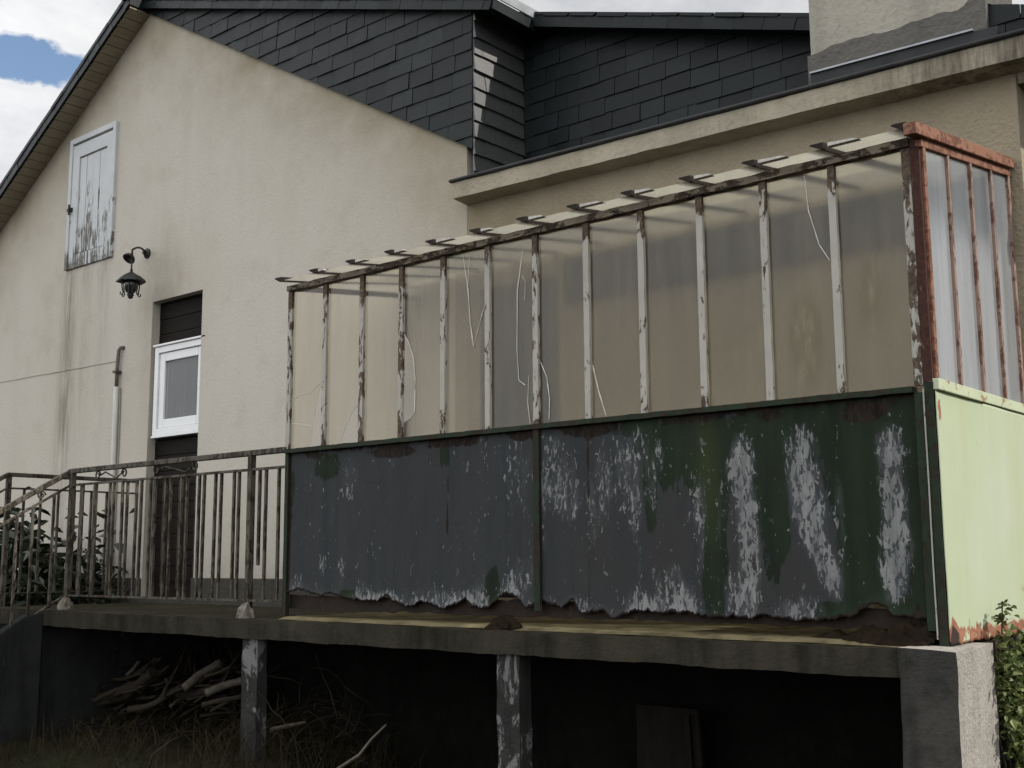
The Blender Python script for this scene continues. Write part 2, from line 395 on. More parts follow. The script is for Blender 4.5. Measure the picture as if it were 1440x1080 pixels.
def slates(o, u, v, n, clip, h, w, seed, cut=0.0, lean0=.006):
    """overlapping slate courses inside a convex polygon; each slate leans out at its lower edge"""
    rng = random.Random(seed); mb = MB(); o, u, v, n = map(Vector, (o, u, v, n)); tints = []
    us = [p[0] for p in clip]; vs = [p[1] for p in clip]; row = 0; y = min(vs) - h * .3
    while y < max(vs):
        x = min(us) - w * (1.0 + .5 * (row % 2)) + rng.uniform(-.02, .02)
        while x < max(us):
            ww = w * rng.uniform(.86, 1.14); g = .0018
            j = rng.uniform(-.004, .004)
            c = cut * rng.uniform(.5, 1.4)
            poly = [(x + g, y + j), (x + ww - g - c, y + j + rng.uniform(-.002, .002)), (x + ww - g, y + j + c), (x + ww - g, y + h + .004), (x + g, y + h + .004)]
            if c < .002: poly = [poly[0], poly[1], poly[3], poly[4]]
            pl = clip_poly(poly, clip)
            if len(pl) >= 3:
                b = len(mb.v); N = len(pl); lean = rng.uniform(lean0, lean0 + .004); tilt = rng.uniform(-.004, .004)
                for (p, q) in pl:
                    k = (q - y) / h
                    mb.v.append(tuple(o + u * p + v * q + n * (lean * (1 - k) + .004 + tilt * (p - x) / w)))
                for (p, q) in pl: mb.v.append(tuple(o + u * p + v * q))
                mb.f.append(tuple(b + i for i in range(N)))
                tt = rng.random() ** 1.3; tints.append(tt)
                for i in range(N):
                    jn = (i + 1) % N; mb.f.append((b + i, b + N + i, b + N + jn, b + jn)); tints.append(tt * .5)
            x += ww
        y += h; row += 1
    mb.att['tint'] = ('FACE', tints)
    return mb
def fbm(x, y, s=0.0): return mnoise.fractal(Vector((x, y, s)), .9, 2.1, 5)

# ------------------------------------------------------------------ light and sky
SUN = Vector((1.0, .40, .86)).normalized()
elev = math.asin(SUN.z); azi = math.atan2(SUN.x, SUN.y)      # clockwise from +Y
w = bpy.data.worlds.new('World'); S.world = w; w.use_nodes = True
t = w.node_tree; t.nodes.clear()
def wn(typ, **kw):
    nd = t.nodes.new(typ)
    for k, v in kw.items(): setattr(nd, k, v)
    return nd
sky = wn('ShaderNodeTexSky', sky_type='NISHITA', sun_disc=False, sun_elevation=elev, sun_rotation=azi, air_density=1.0, dust_density=1.6, ozone_density=1.0)
tc = wn('ShaderNodeTexCoord')
mp = wn('ShaderNodeMapping'); mp.inputs['Scale'].default_value = (1, 1, 1.7); mp.inputs['Location'].default_value = (.37, .1, .2)
t.links.new(tc.outputs['Generated'], mp.inputs[0])
def wnoise(sc, det, ro, dist):
    n = wn('ShaderNodeTexNoise'); n.inputs['Scale'].default_value = sc; n.inputs['Detail'].default_value = det; n.inputs['Roughness'].default_value = ro; n.inputs['Distortion'].default_value = dist
    t.links.new(mp.outputs[0], n.inputs['Vector']); return n.outputs['Fac']
def wramp(f, st):
    r = wn('ShaderNodeValToRGB'); e = r.color_ramp.elements
    while len(e) < len(st): e.new(.5)
    for i, (p, c) in enumerate(st): e[i].position = p; e[i].color = (c, c, c, 1) if isinstance(c, (int, float)) else (*c, 1)
    t.links.new(f, r.inputs[0]); return r.outputs[0]
cover = wramp(wnoise(3.4, 9, .56, .25), [(.38, 0.0), (.47, 1.0)])
cl = wramp(wnoise(5.5, 8, .62, .35), [(.34, (3.45, 3.55, 3.75)), (.50, (4.45, 4.5, 4.58)), (.62, (5.08, 5.05, 5.0))])
# unseen clouds facing the house front are brightened to light its shaded walls
def wmath(op, a, b=0.0, c=False):
    n = wn('ShaderNodeMath', operation=op, use_clamp=c)
    for i, v in enumerate((a, b)):
        if isinstance(v, (int, float)): n.inputs[i].default_value = v
        else: t.links.new(v, n.inputs[i])
    return n.outputs[0]
def wdot(v):
    n = wn('ShaderNodeVectorMath', operation='DOT_PRODUCT'); t.links.new(tc.outputs['Generated'], n.inputs[0]); n.inputs[1].default_value = v
    return n.outputs['Value']
front = wramp(wmath('ADD', wmath('MULTIPLY', wdot((-.25, -1, 0)), .5), .5), [(.30, 1.0), (.80, 2.35)])
fm = wn('ShaderNodeMix', data_type='RGBA', blend_type='MULTIPLY'); fm.inputs[0].default_value = 1; t.links.new(cl, fm.inputs[6]); t.links.new(front, fm.inputs[7]); cl = fm.outputs[2]
# a long blue break in the cloud to the left of the gable
g0 = Vector((-.8925, .2935, .3420)).normalized() if False else Vector(tuple((55 - 720) / F * RT - (88 - 540) / F * UP + FW)).normalized()
gr_ = Vector((0, 0, 1)).cross(g0).normalized() * -1; gu_ = g0.cross(gr_).normalized() * -1
wob = wmath('MULTIPLY', wmath('SUBTRACT', wnoise(16, 7, .62, .2), .5), 1.9)
e1 = wmath('POWER', wmath('DIVIDE', wdot(tuple(gr_)), .075), 2.0); e2 = wmath('POWER', wmath('DIVIDE', wdot(tuple(gu_)), .019), 2.0)
rad = wmath('ADD', wmath('SQRT', wmath('ADD', e1, e2)), wob)
cover = wmath('MAXIMUM', wramp(rad, [(.75, 0.0), (1.25, 1.0)]), 0.0)
mx = wn('ShaderNodeMix', data_type='RGBA'); t.links.new(cover, mx.inputs[0]); t.links.new(sky.outputs[0], mx.inputs[6]); t.links.new(cl, mx.inputs[7])
bg = wn('ShaderNodeBackground'); bg.inputs['Strength'].default_value = .10; t.links.new(mx.outputs[2], bg.inputs[0])
wo = wn('ShaderNodeOutputWorld'); t.links.new(bg.outputs[0], wo.inputs[0])
sd = bpy.data.lights.new('sun', 'SUN'); sd.energy = 2.5; sd.angle = R(.5); sd.color = (1, .94, .85)
so = bpy.data.objects.new('sun', sd); COL.objects.link(so); so.rotation_euler = (-SUN).to_track_quat('-Z', 'Y').to_euler(); so.location = (6, 2, 8)
S.view_settings.view_transform = 'Standard'; S.view_settings.look = 'None'; S.view_settings.exposure = 0.70; S.view_settings.gamma = 1
S.cycles.max_bounces = 8; S.cycles.transparent_max_bounces = 16; S.cycles.sample_clamp_indirect = 4

# ------------------------------------------------------------------ ground
def gz(x, y):
    z = -1.28
    k = min(1, max(0, (-2.6 - x) / 2.2)); k = k * k * (3 - 2 * k)
    m = min(1, max(0, (y + 1.6) / 1.3)); m = m * m * (3 - 2 * m)
    z += .40 * k * m
    z += .20 * math.exp(-(((x + 3.9) / .55) ** 2 + ((y + .05) / .6) ** 2))
    return z + .05 * fbm(x * .8, y * .8) + .02 * fbm(x * 4, y * 4)
mb = MB()
def axis_pts(lo, hi, step, far):
    a = list(np.arange(lo, hi + 1e-6, step)); out = []; k = step * 2; p = lo
    while p > -far: p -= k; out.insert(0, p); k *= 1.7
    k = step * 2; p = hi; tail = []
    while p < far: p += k; tail.append(p); k *= 1.7
    return out + a + tail
gx = axis_pts(-9, 3, .12, 500); gy = axis_pts(-5.5, 1.4, .12, 500)
for y in gy:
    for x in gx: mb.v.append((x, y, gz(x, y)))
nx = len(gx)
for j in range(len(gy) - 1):
    for i in range(nx - 1): a = j * nx + i; mb.f.append((a, a + 1, a + nx + 1, a + nx))
o = mb.build('ground', M['ground'], smooth=True); o['kind'] = 'structure'

# ------------------------------------------------------------------ HOUSE
H = thing('house', 'cream rendered house with black slate gable roof and slate hung upper walls', 'house', (-4, D, -1.2))
AX, AZ = -7.409, 5.30                       # gable apex
zl = lambda x: AZ - .590 * (AX - x)         # left slope of the wall
zr = lambda x: 3.083 + .563 * (-3.435 - x)  # right slope of the wall (lower edge of the slates)
zt = lambda x: 4.012 + .327 * (-3.341 - x)  # shed roof edge above the slates
UX, UZ, NY = (1, 0, 0), (0, 0, 1), (0, -1, 0)
O = (0, D, 0)
DX0, DX1, DZ0, DZ1 = -7.165, -6.435, .04, 2.566
# gable wall as a grid so that stains can be carried per vertex
def wall_grid(x0, x1, z0f, z1f, hole, step, y, stain, ochre, thick=.3):
    mb = MB(); xs = list(np.arange(x0, x1, step)) + [x1]
    for e in (hole[0], hole[1]): xs.append(e)
    xs = sorted(set(round(v, 4) for v in xs)); st = []; oc = []
    def col(x, lo, hi, nz):
        ids = []
        for k in range(nz + 1):
            z = lo + (hi - lo) * k / nz; ids.append(len(mb.v)); mb.v.append((x, y, z)); st.append(stain(x, z)); oc.append(ochre(x, z))
        return ids
    def strip(xa, xb, loa, hia, lob, hib):
        nz = max(2, int((max(hia, hib) - min(loa, lob)) / step))
        A = col(xa, loa, hia, nz); B = col(xb, lob, hib, nz)
        for k in range(nz): mb.f.append((A[k], B[k], B[k + 1], A[k + 1]))
    for xa, xb in zip(xs[:-1], xs[1:]):
        mid = (xa + xb) / 2
        if hole[0] < mid < hole[1]:
            strip(xa, xb, z0f(xa), hole[2], z0f(xb), hole[2]); strip(xa, xb, hole[3], z1f(xa), hole[3], z1f(xb))
        else: strip(xa, xb, z0f(xa), z1f(xa), z0f(xb), z1f(xb))
    # reveals of the opening
    hx0, hx1, hz0, hz1 = hole
    for q in (((hx0, y, hz0), (hx0, y, hz1), (hx0, y + thick, hz1), (hx0, y + thick, hz0)), ((hx1, y, hz0), (hx1, y + thick, hz0), (hx1, y + thick, hz1), (hx1, y, hz1)),
              ((hx0, y, hz1), (hx1, y, hz1), (hx1, y + thick, hz1), (hx0, y + thick, hz1)), ((hx0, y, hz0), (hx0, y + thick, hz0), (hx1, y + thick, hz0), (hx1, y, hz0))):
        mb.quad(*q); st += [0.1] * 4; oc += [0.2] * 4
    # right-hand return
    for q in (((x1, y, z0f(x1)), (x1, y + thick, z0f(x1)), (x1, y + thick, z1f(x1)), (x1, y, z1f(x1))),):
        mb.quad(*q); st += [0] * 4; oc += [0.1] * 4
    mb.att['stain'] = ('POINT', st); mb.att['ochre'] = ('POINT', oc)
    return mb
g = lambda v, c, s: math.exp(-((v - c) / s) ** 2)
def g_stain(x, z):
    s = 0
    if z < 3.1:
        f = max(0, 1 - (3.1 - z) / 2.3)
        s += .95 * g(x, -8.58, .10) * f ** .6 + .55 * g(x, -8.28, .07) * f + .5 * g(x, -7.98, .10) * f
    s += .5 * g(x, -8.55, .14) * max(0, min(1, (2.9 - z))) * .8
    s += .55 * g(x, -7.02, .3) * g(z, 2.75, .35) * .6
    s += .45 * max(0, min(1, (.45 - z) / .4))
    return min(1, s)
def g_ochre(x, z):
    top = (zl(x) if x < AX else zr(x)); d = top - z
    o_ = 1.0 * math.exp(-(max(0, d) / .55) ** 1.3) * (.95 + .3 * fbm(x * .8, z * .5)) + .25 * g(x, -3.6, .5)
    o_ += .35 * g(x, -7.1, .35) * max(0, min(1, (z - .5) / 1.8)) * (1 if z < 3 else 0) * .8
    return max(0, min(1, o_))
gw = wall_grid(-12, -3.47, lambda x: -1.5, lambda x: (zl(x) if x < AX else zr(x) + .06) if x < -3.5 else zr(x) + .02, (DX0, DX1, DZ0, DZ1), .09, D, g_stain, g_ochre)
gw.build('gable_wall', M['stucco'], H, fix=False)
rw = wall_grid(-3.468, .06, lambda x: -1.5, lambda x: 2.72, (-3.26, -2.63, .1, 2.05), .12, D,
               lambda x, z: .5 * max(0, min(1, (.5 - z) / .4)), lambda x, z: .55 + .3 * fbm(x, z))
rw.build('side_wing_wall', M['rough_stucco'], H, fix=False)
MB().box((-.24, D + .302, -1.5), (.058, 7, 2.7)).build('end_wall', M['rough_stucco'], H)
MB().box((-12, D + .3, -1.4), (-11.7, 8, 2.5)).box((-11.7, 7.7, -1.4), (-.24, 8, 2.5)).build('rear_wall', M['rough_stucco'], H)
# door opening backing, plinth
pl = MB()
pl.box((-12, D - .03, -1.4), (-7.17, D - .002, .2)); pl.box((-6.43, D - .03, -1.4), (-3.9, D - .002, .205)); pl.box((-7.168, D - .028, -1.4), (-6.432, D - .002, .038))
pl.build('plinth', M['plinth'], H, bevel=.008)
# left roof slope with verge and soffit
ov = .215
sl = Vector((1, 0, .590)).normalized(); nl = Vector((-.590, 0, 1)).normalized()
mb = MB()
y0 = D - ov
for k in range(100):                       # soffit boards across the verge
    xa = -12.2 + k * (4.80 / 100); xb = xa + 4.80 / 100 - .004
    off = .012 * (k % 2) * .3
    mb.quad((xa, y0 + .01, zl(xa) - .015 - off), (xb, y0 + .01, zl(xb) - .015 - off), (xb, D + .02, zl(xb) - .015 - off), (xa, D + .02, zl(xa) - .015 - off))
    mb.quad((xb, y0 + .01, zl(xb) - .015), (xb, y0 + .01, zl(xb) - .004), (xb, D + .02, zl(xb) - .004), (xb, D + .02, zl(xb) - .015))
mb.build('soffit', M['soffit'], H, fix=False)
poly = [(-12.6, zl(-12.6)), (AX + .02, zl(AX) + .012), (AX + .02, zl(AX) + .125), (-12.6, zl(-12.6) + .115)]
MB().prism(poly, (0, 0, 0), UX, UZ, (0, 1, 0), y0, 7.5).build('roof', M['slate'], H, label='left slope of the slate roof')
L = (Vector((AX, 0, 0)) - Vector((-12.6, 0, 0))).length / sl.x
vs = slates((-12.6, y0 - .002, zl(-12.6)), sl, nl, (0, -1, 0), [(0, -.005), (L + .03, -.005), (L + .03, .115), (0, .115)], .118, .21, 3)
vs.build('verge_slates', M['slate'], H, fix=False)
# slate cheek above the gable (shed dormer), its sunlit return and the recessed slate wall
YC = D - .02
ck = [(-7.40, zr(-7.40) - .01), (-3.40, zr(-3.40) - .01), (-3.40, zt(-3.40) - .0), (-7.40, zt(-7.40))]
slates((0, YC, 0), UX, UZ, NY, ck, .124, .215, 11).build('slate_cheek', M['slate'], H, fix=False)
MB().prism([(p, q) for p, q in ck], O, UX, UZ, NY, -.25, .018).build('cheek_backing', M['black_gap'], H)
YR = 1.64
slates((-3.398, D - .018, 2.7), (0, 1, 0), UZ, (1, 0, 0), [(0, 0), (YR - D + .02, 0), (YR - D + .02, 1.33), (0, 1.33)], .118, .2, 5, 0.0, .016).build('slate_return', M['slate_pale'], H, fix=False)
MB().box((-3.62, D + .252, 2.7), (-3.40, 2.2, 4.03)).build('return_backing', M['black_gap'], H)
zq = lambda x: 4.15 + .325 * (-3.3 - x)    # top of the recessed slate wall
rc = [(-3.40, 2.72), (.9, 2.72), (.9, zq(.9)), (-3.40, zq(-3.40))]
slates((0, YR, 0), UX, UZ, NY, rc, .117, .205, 23).build('recessed_slate_wall', M['slate'], H, fix=False)
MB().prism(rc, (0, YR + .002, 0), UX, UZ, (0, 1, 0), 0, .2).build('recessed_wall_backing', M['black_gap'], H)
# shed roof: upper and lower sheets of slate, verge courses along the edges
def shed(xa, xb, f, ya, yb, th): return MB().prism([(xa, f(xa)), (xb, f(xb)), (xb, f(xb) + th), (xa, f(xa) + th)], (0, 0, 0), UX, UZ, (0, 1, 0), ya, yb)
shed(AX - .02, -3.165, lambda x: zt(x), D - .075, 7.5, .075).build('shed_roof', M['slate'], H)
shed(-3.43, 1.1, lambda x: zq(x) - .105, 1.485, 7.5, .08).build('lower_shed_roof', M['slate'], H)
us = Vector((1, 0, -.327)).normalized(); vsn = Vector((.327, 0, 1)).normalized()
ll = (4.24) / us.x
slates((AX - .02, D - .077, zt(AX - .02)), us, vsn, NY, [(0, -.012), (ll, -.012), (ll, .078), (0, .078)], .1, .225, 8, .02).build('verge_slates', M['slate'], H, fix=False)
uq = Vector((1, 0, -.325)).normalized()
slates((-3.43, 1.483, zq(-3.43) - .105), uq, vsn, NY, [(0, -.02), (4.75, -.02), (4.75, .082), (0, .082)], .112, .23, 9, .02).build('verge_slates', M['slate'], H, fix=False)
MB().box((-3.163, D - .06, 4.035), (-3.152, 7.4, 4.10)).build('eaves_fascia', M['zinc'], H)
MB().tube([(AX - .05, y0 - .03, AZ + .14), (AX - .05, 7.4, AZ + .14)], .075, 10).build('ridge_tiles', M['slate'], H)
# flat roof strip, cornice, gutter
tz = lambda x: -.0195 * (x + 3.44)
CY = .985
prof = [(0, -.105), (.0, 0), (.03, .006), (.6, .006), (.6, -.165), (.16, -.165), (.145, -.118)]
mb = MB(); xs = np.linspace(-3.468, .42, 60); n0 = 0
for i, x in enumerate(xs):
    for (a, b) in prof: mb.v.append((x, CY + a + .004 * fbm(x * 5, a * 9), 2.795 + b + tz(x) + .004 * fbm(x * 6, b * 20, 3)))
K = len(prof)
for i in range(len(xs) - 1):
    for k in range(K): mb.f.append((i * K + k, (i + 1) * K + k, (i + 1) * K + (k + 1) % K, i * K + (k + 1) % K))
mb.f.append(tuple(range(K))); mb.f.append(tuple((len(xs) - 1) * K + k for k in reversed(range(K))))
mb.att['stain'] = ('POINT', [min(1, .15 + max(0, (v[0] + .75) / .5) * .9) if v[0] > -.75 else max(0, .35 * fbm(v[0] * 2, 0) + .1) for v in mb.v]); mb.att['ochre'] = ('POINT', [.25] * len(mb.v))
mb.build('cornice', M['cornice'], H)
MB().beam((-3.49, CY - .004, 2.795 + tz(-3.49) + .016), (.5, CY - .004, 2.795 + tz(.5) + .016), .035, .024).build('gutter_edge', M['gutter'], H, bevel=.01)
MB().quad((-3.40, CY + .03, 2.795 + tz(-3.4) + .010), (.5, CY + .03, 2.795 + tz(.5) + .010), (.5, YR, 2.795 + tz(.5) + .010), (-3.4, YR, 2.795 + tz(-3.4) + .010)).build('flat_roof', M['gutter'], H, fix=False)
a_ = at(1393, 3, 1, 1.20); b_ = at(1440, 4, 1, 1.20)
slates((0, 1.20, 0), UX, UZ, NY, [(-.09, 2.70), (.5, 2.70), (.5, float(b_[2] + (b_[2] - a_[2]) / (b_[0] - a_[0]) * (.5 - b_[0]))), (-.09, float(a_[2]))], .117, .205, 29).build('slate_apron', M['slate'], H, fix=False)
MB().box((-.085, 1.203, 2.70), (.5, 1.25, 2.93)).build('apron_backing', M['black_gap'], H)
# chimney stack
CH = MB(); CX0, CX1, CYF = -1.0, -.07, 1.175
CH.box((CX0, CYF, 2.99), (CX1 - .02, 1.62, 4.15)).build('chimney', M['chimney'], H, bevel=.02)
chm = bpy.data.objects['chimney']
mb = MB()
cols = 28
for k in range(cols):                     # ragged band of bare cement at the foot
    xa = CX0 - .004 + (CX1 - CX0 + .012) * k / cols; xb = CX0 - .004 + (CX1 - CX0 + .012) * (k + 1) / cols
    f = lambda x: 3.03 + .025 * fbm(x * 6, 1.3) + .10 * max(0, (x - CX1 + .16) / .16) ** 2
    mb.prism([(xa, 2.80), (xb, 2.80), (xb, f(xb)), (xa, f(xa))], (0, 0, 0), UX, UZ, (0, 1, 0), CYF - .018, CYF + .1)
mb.box((CX1 - .01, CYF + .1, 2.8), (CX1 + .008, 1.60, 4.13))
mb.build('chimney_foot', M['cement'], chm)
fz0, fz1 = 2.895 + .01, 2.885
MB().prism([(CX0 + .02, 2.83), (CX1 + .06, 2.81), (CX1 + .06, fz1 - .01), (CX0 + .02, fz0)], (0, 0, 0), UX, UZ, (0, 1, 0), CYF - .040, CYF - .022).build('lead_flashing', M['lead'], chm)
MB().beam((CX0 + .02, CYF - .045, fz0), (CX1 - .05, CYF - .045, fz1), .016, .010).build('flashing_bead', M['zinc'], chm)
# loft hatch
hx0, hx1, hz0, hz1 = -8.655, -7.84, 3.09, 4.385
ht = MB()
for a, b in (((hx0, hz0), (hx0 + .05, hz1)), ((hx1 - .05, hz0), (hx1, hz1)), ((hx0 + .05, hz1 - .055), (hx1 - .05, hz1))): ht.box((a[0], D - .03, a[1]), (b[0], D + .01, b[1]))
hf = grade(ht, hz0, hz1).build('loft_hatch', M['hatch_paint'], H, bevel=.004, label='small loft hatch with flaking white paint')
lf = MB()
a0, a1 = hx0 + .055, hx1 - .055; b0, b1 = hz0 + .0, hz1 - .075
lf.box((a0, D - .02, b0), (a0 + .12, D + .005, b1)); lf.box((a1 - .10, D - .02, b0), (a1, D + .005, b1)); lf.box((a0 + .12, D - .02, b1 - .13), (a1 - .10, D + .005, b1)); lf.box((a0 + .12, D - .02, b0), (a1 - .10, D + .005, b0 + .13))
grade(lf, hz0, hz1).build('shutter_frame', M['hatch_paint'], hf, bevel=.003)
pn = MB(); nb = 4; wd = (a1 - .10 - a0 - .12 - .02) / nb
for k in range(nb): pn.box((a0 + .13 + k * wd, D - .009 + .002 * (k % 2), b0 + .14), (a0 + .13 + (k + 1) * wd - .007, D + .004, b1 - .145))
grade(pn, hz0, hz1).build('shutter_boards', M['hatch_paint'], hf)
MB().box((hx0 + .01, D + .001, hz0 + .005), (hx1 - .01, D + .004, hz1 - .02)).build('dark_backing', M['black_gap'], hf)
MB().box((a0 - .03, D - .045, 3.66), (a0 + .04, D - .02, 3.69)).tube([(a0 + .02, D - .05, 3.62), (a0 + .02, D - .05, 3.72)], .01).build('latch', M['dark_metal'], hf)
# boarded doorway with white window
yb = D + .075
dm = MB(); z = DZ0
while z < DZ1: dm.box((DX0 - .01, yb + random.uniform(0, .004), z), (DX1 + .01, yb + .03, min(z + .126, DZ1 + .01))); z += .132
dr = dm.build('boarded_door', M['dark_board'], H, label='dark horizontally boarded doorway around a white window')
MB().box((DX0 - .02, yb + .032, DZ0 - .01), (DX1 + .02, yb + .05, DZ1 + .02)).build('dark_backing', M['black_gap'], dr)
MB().beam((DX0 + .001, yb - .045, (DZ0 + DZ1) / 2 + .01), (DX0 + .001, yb - .044, (DZ0 + DZ1) / 2 + .01), .02, .02)
wx0, wx1, wz0, wz1 = -7.125, -6.38, 1.395, 2.16
def ring(mb, x0, x1, z0, z1, wd, ya, yb_):
    mb.box((x0, ya, z0), (x0 + wd, yb_, z1)); mb.box((x1 - wd, ya, z0), (x1, yb_, z1)); mb.box((x0 + wd, ya, z1 - wd), (x1 - wd, yb_, z1)); mb.box((x0 + wd, ya, z0), (x1 - wd, yb_, z0 + wd)); return mb
wf = ring(MB(), wx0, wx1, wz0, wz1, .055, yb - .06, yb + .002).build('window_frame', M['pvc'], dr, bevel=.004)
sh = ring(MB(), wx0 + .058, wx1 - .058, wz0 + .058, wz1 - .058, .075, yb - .045, yb + .001).build('window_sash', M['pvc'], dr, bevel=.006)
cu = MB(); nu = 60
for k in range(nu + 1):
    x = wx0 + .11 + (wx1 - wx0 - .22) * k / nu
    for z in (wz0 + .11, wz1 - .11): cu.v.append((x, yb - .010 + .006 * math.sin(k * .9) + .003 * math.sin(k * 2.3), z))
for k in range(nu): cu.f.append((2 * k, 2 * k + 2, 2 * k + 3, 2 * k + 1))
cu.build('curtain', M['curtain'], dr, smooth=True, fix=False)
MB().quad((wx0 + .12, yb - .028, wz0 + .12), (wx1 - .12, yb - .028, wz0 + .12), (wx1 - .12, yb - .028, wz1 - .12), (wx0 + .12, yb - .028, wz1 - .12)).build('window_pane', M['pane_window'], dr, fix=False)
MB().box((wx1 - .075, yb - .075, 1.74), (wx1 - .055, yb - .045, 1.86)).build('window_handle', M['pvc'], dr, bevel=.003)
MB().box((wx0, yb - .07, wz0 - .022), (wx1 + .0, yb - .002, wz0 - .002)).build('window_sill', M['pvc'], dr, bevel=.003)
MB().box((wx0 - .01, yb - .075, wz1 + .002), (wx1, yb - .002, wz1 + .02)).build('drip_cap', M['pvc'], dr, bevel=.003)
gr = MB()
for k in range(6): gr.box((DX0 + .05 + k * .115, yb - .012, .12), (DX0 + .05 + k * .115 + .006, yb - .004, 1.0))
gr.build('grille_bars', M['iron'], dr)
# glazed door behind the veranda
kd = MB(); kd.box((-3.27, D + .06, .08), (-2.62, D + .09, 2.06)); kd = kd.build('kitchen_door', M['door_dark'], H, label='dark glazed door seen through the veranda glass')
ring(MB(), -3.262, -2.628, .1, 2.05, .06, D + .02, D + .058).build('door_frame', M['dark_board'], kd)
# ledger at the junction of the veranda roof
MB().box((-2.55, D - .05, 1.86), (-.005, D - .002, 2.12)).build('ledger_board', M['door_dark'], H)

# ------------------------------------------------------------------ TERRACE
T = thing('concrete_terrace', 'raised concrete terrace on peeling piers with steps down at its left end', 'terrace', (-3, .4, -1.2))
SF = -.166
def rough_block(x0, x1, y0, y1, z0, z1, st, amp, seed=0):
    """box with subdivided, slightly uneven faces"""
    bm = bmesh.new()
    nxx, nyy, nzz = (max(1, int((b - a) / st)) for a, b in ((x0, x1), (y0, y1), (z0, z1)))
    mb = MB()
    def face(o, u, v, nu, nv):
        b = len(mb.v); o = Vector(o); u = Vector(u); v = Vector(v)
        for j in range(nv + 1):
            for i in range(nu + 1):
                p = o + u * (i / nu) + v * (j / nv); mb.v.append(tuple(p))
        for j in range(nv):
            for i in range(nu): a = b + j * (nu + 1) + i; mb.f.append((a, a + 1, a + nu + 2, a + nu + 1))
    X, Y, Z = (x1 - x0, 0, 0), (0, y1 - y0, 0), (0, 0, z1 - z0)
    face((x0, y0, z0), X, Z, nxx, nzz); face((x0, y1, z0), X, Z, nxx, nzz); face((x0, y0, z0), Y, Z, nyy, nzz); face((x1, y0, z0), Y, Z, nyy, nzz)
    face((x0, y0, z1), X, Y, nxx, nyy); face((x0, y0, z0), X, Y, nxx, nyy)
    for i, p in enumerate(mb.v):
        q = Vector(p); d = Vector((fbm(q.x * 3 + seed, q.y * 3, q.z * 3), fbm(q.x * 3, q.y * 3 + 7, q.z * 3 + seed), fbm(q.x * 4 + 3, q.y * 4, q.z * 3 - seed)))
        d2 = Vector((fbm(q.x * 14, q.z * 14, q.y * 14), fbm(q.z * 14 + 5, q.x * 14, q.y * 14), fbm(q.x * 14, q.y * 14 + 9, q.z * 14)))
        mb.v[i] = tuple(q + d * amp + d2 * amp * .6)
    return mb
def weld(o):
    bm = bmesh.new(); bm.from_mesh(o.data); bmesh.ops.remove_doubles(bm, verts=bm.verts, dist=.0005); bmesh.ops.recalc_face_normals(bm, faces=bm.faces); bm.to_mesh(o.data); bm.free(); return o
slab = weld(rough_block(-7.35, .065, SF, D - .035, -.108, 0, .055, .006).build('slab', M['slab'], T, fix=False))
fs = MB(); nx_, ny_ = 120, 36
for j in range(ny_ + 1):
    for i in range(nx_ + 1):
        x = -3.82 + 3.76 * i / nx_ + (.10 * fbm(j * .35, 3) if i == 0 else 0); y = (-.085 + .02 * fbm(x * 3, 5)) * (1 if j == 0 else 0) + (0 if j == 0 else -.06 + 1.14 * j / ny_)
        fs.v.append((x, y, .016 + .003 * fbm(x * 3, y * 3) - (.014 if j == 0 else 0)))
for j in range(ny_):
    for i in range(nx_): a = j * (nx_ + 1) + i; fs.f.append((a, a + 1, a + nx_ + 2, a + nx_ + 1))
fs.build('floor_screed', M['screed'], T, fix=False)
slab.data.materials.append(M['slab_top'])
for p in slab.data.polygons:
    if p.normal.z > .7: p.material_index = 1
def pier(x0, x1, y0, y1, ztop, zb, mat, seed): return weld(rough_block(x0, x1, y0, y1, zb, ztop, .06, .007, seed).build('pier', mat, T, fix=False))
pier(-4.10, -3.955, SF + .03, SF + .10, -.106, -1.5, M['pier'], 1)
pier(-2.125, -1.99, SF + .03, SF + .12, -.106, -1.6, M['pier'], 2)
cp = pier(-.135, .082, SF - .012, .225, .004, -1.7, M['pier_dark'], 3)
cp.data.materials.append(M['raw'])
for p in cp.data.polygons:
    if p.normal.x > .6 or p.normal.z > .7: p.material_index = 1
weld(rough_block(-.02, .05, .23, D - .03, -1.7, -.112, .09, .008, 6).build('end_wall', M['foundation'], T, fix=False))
MB().box((-7.3, D - .06, -1.6), (-.03, D - .036, -.112)).build('foundation_wall', M['foundation'], T)
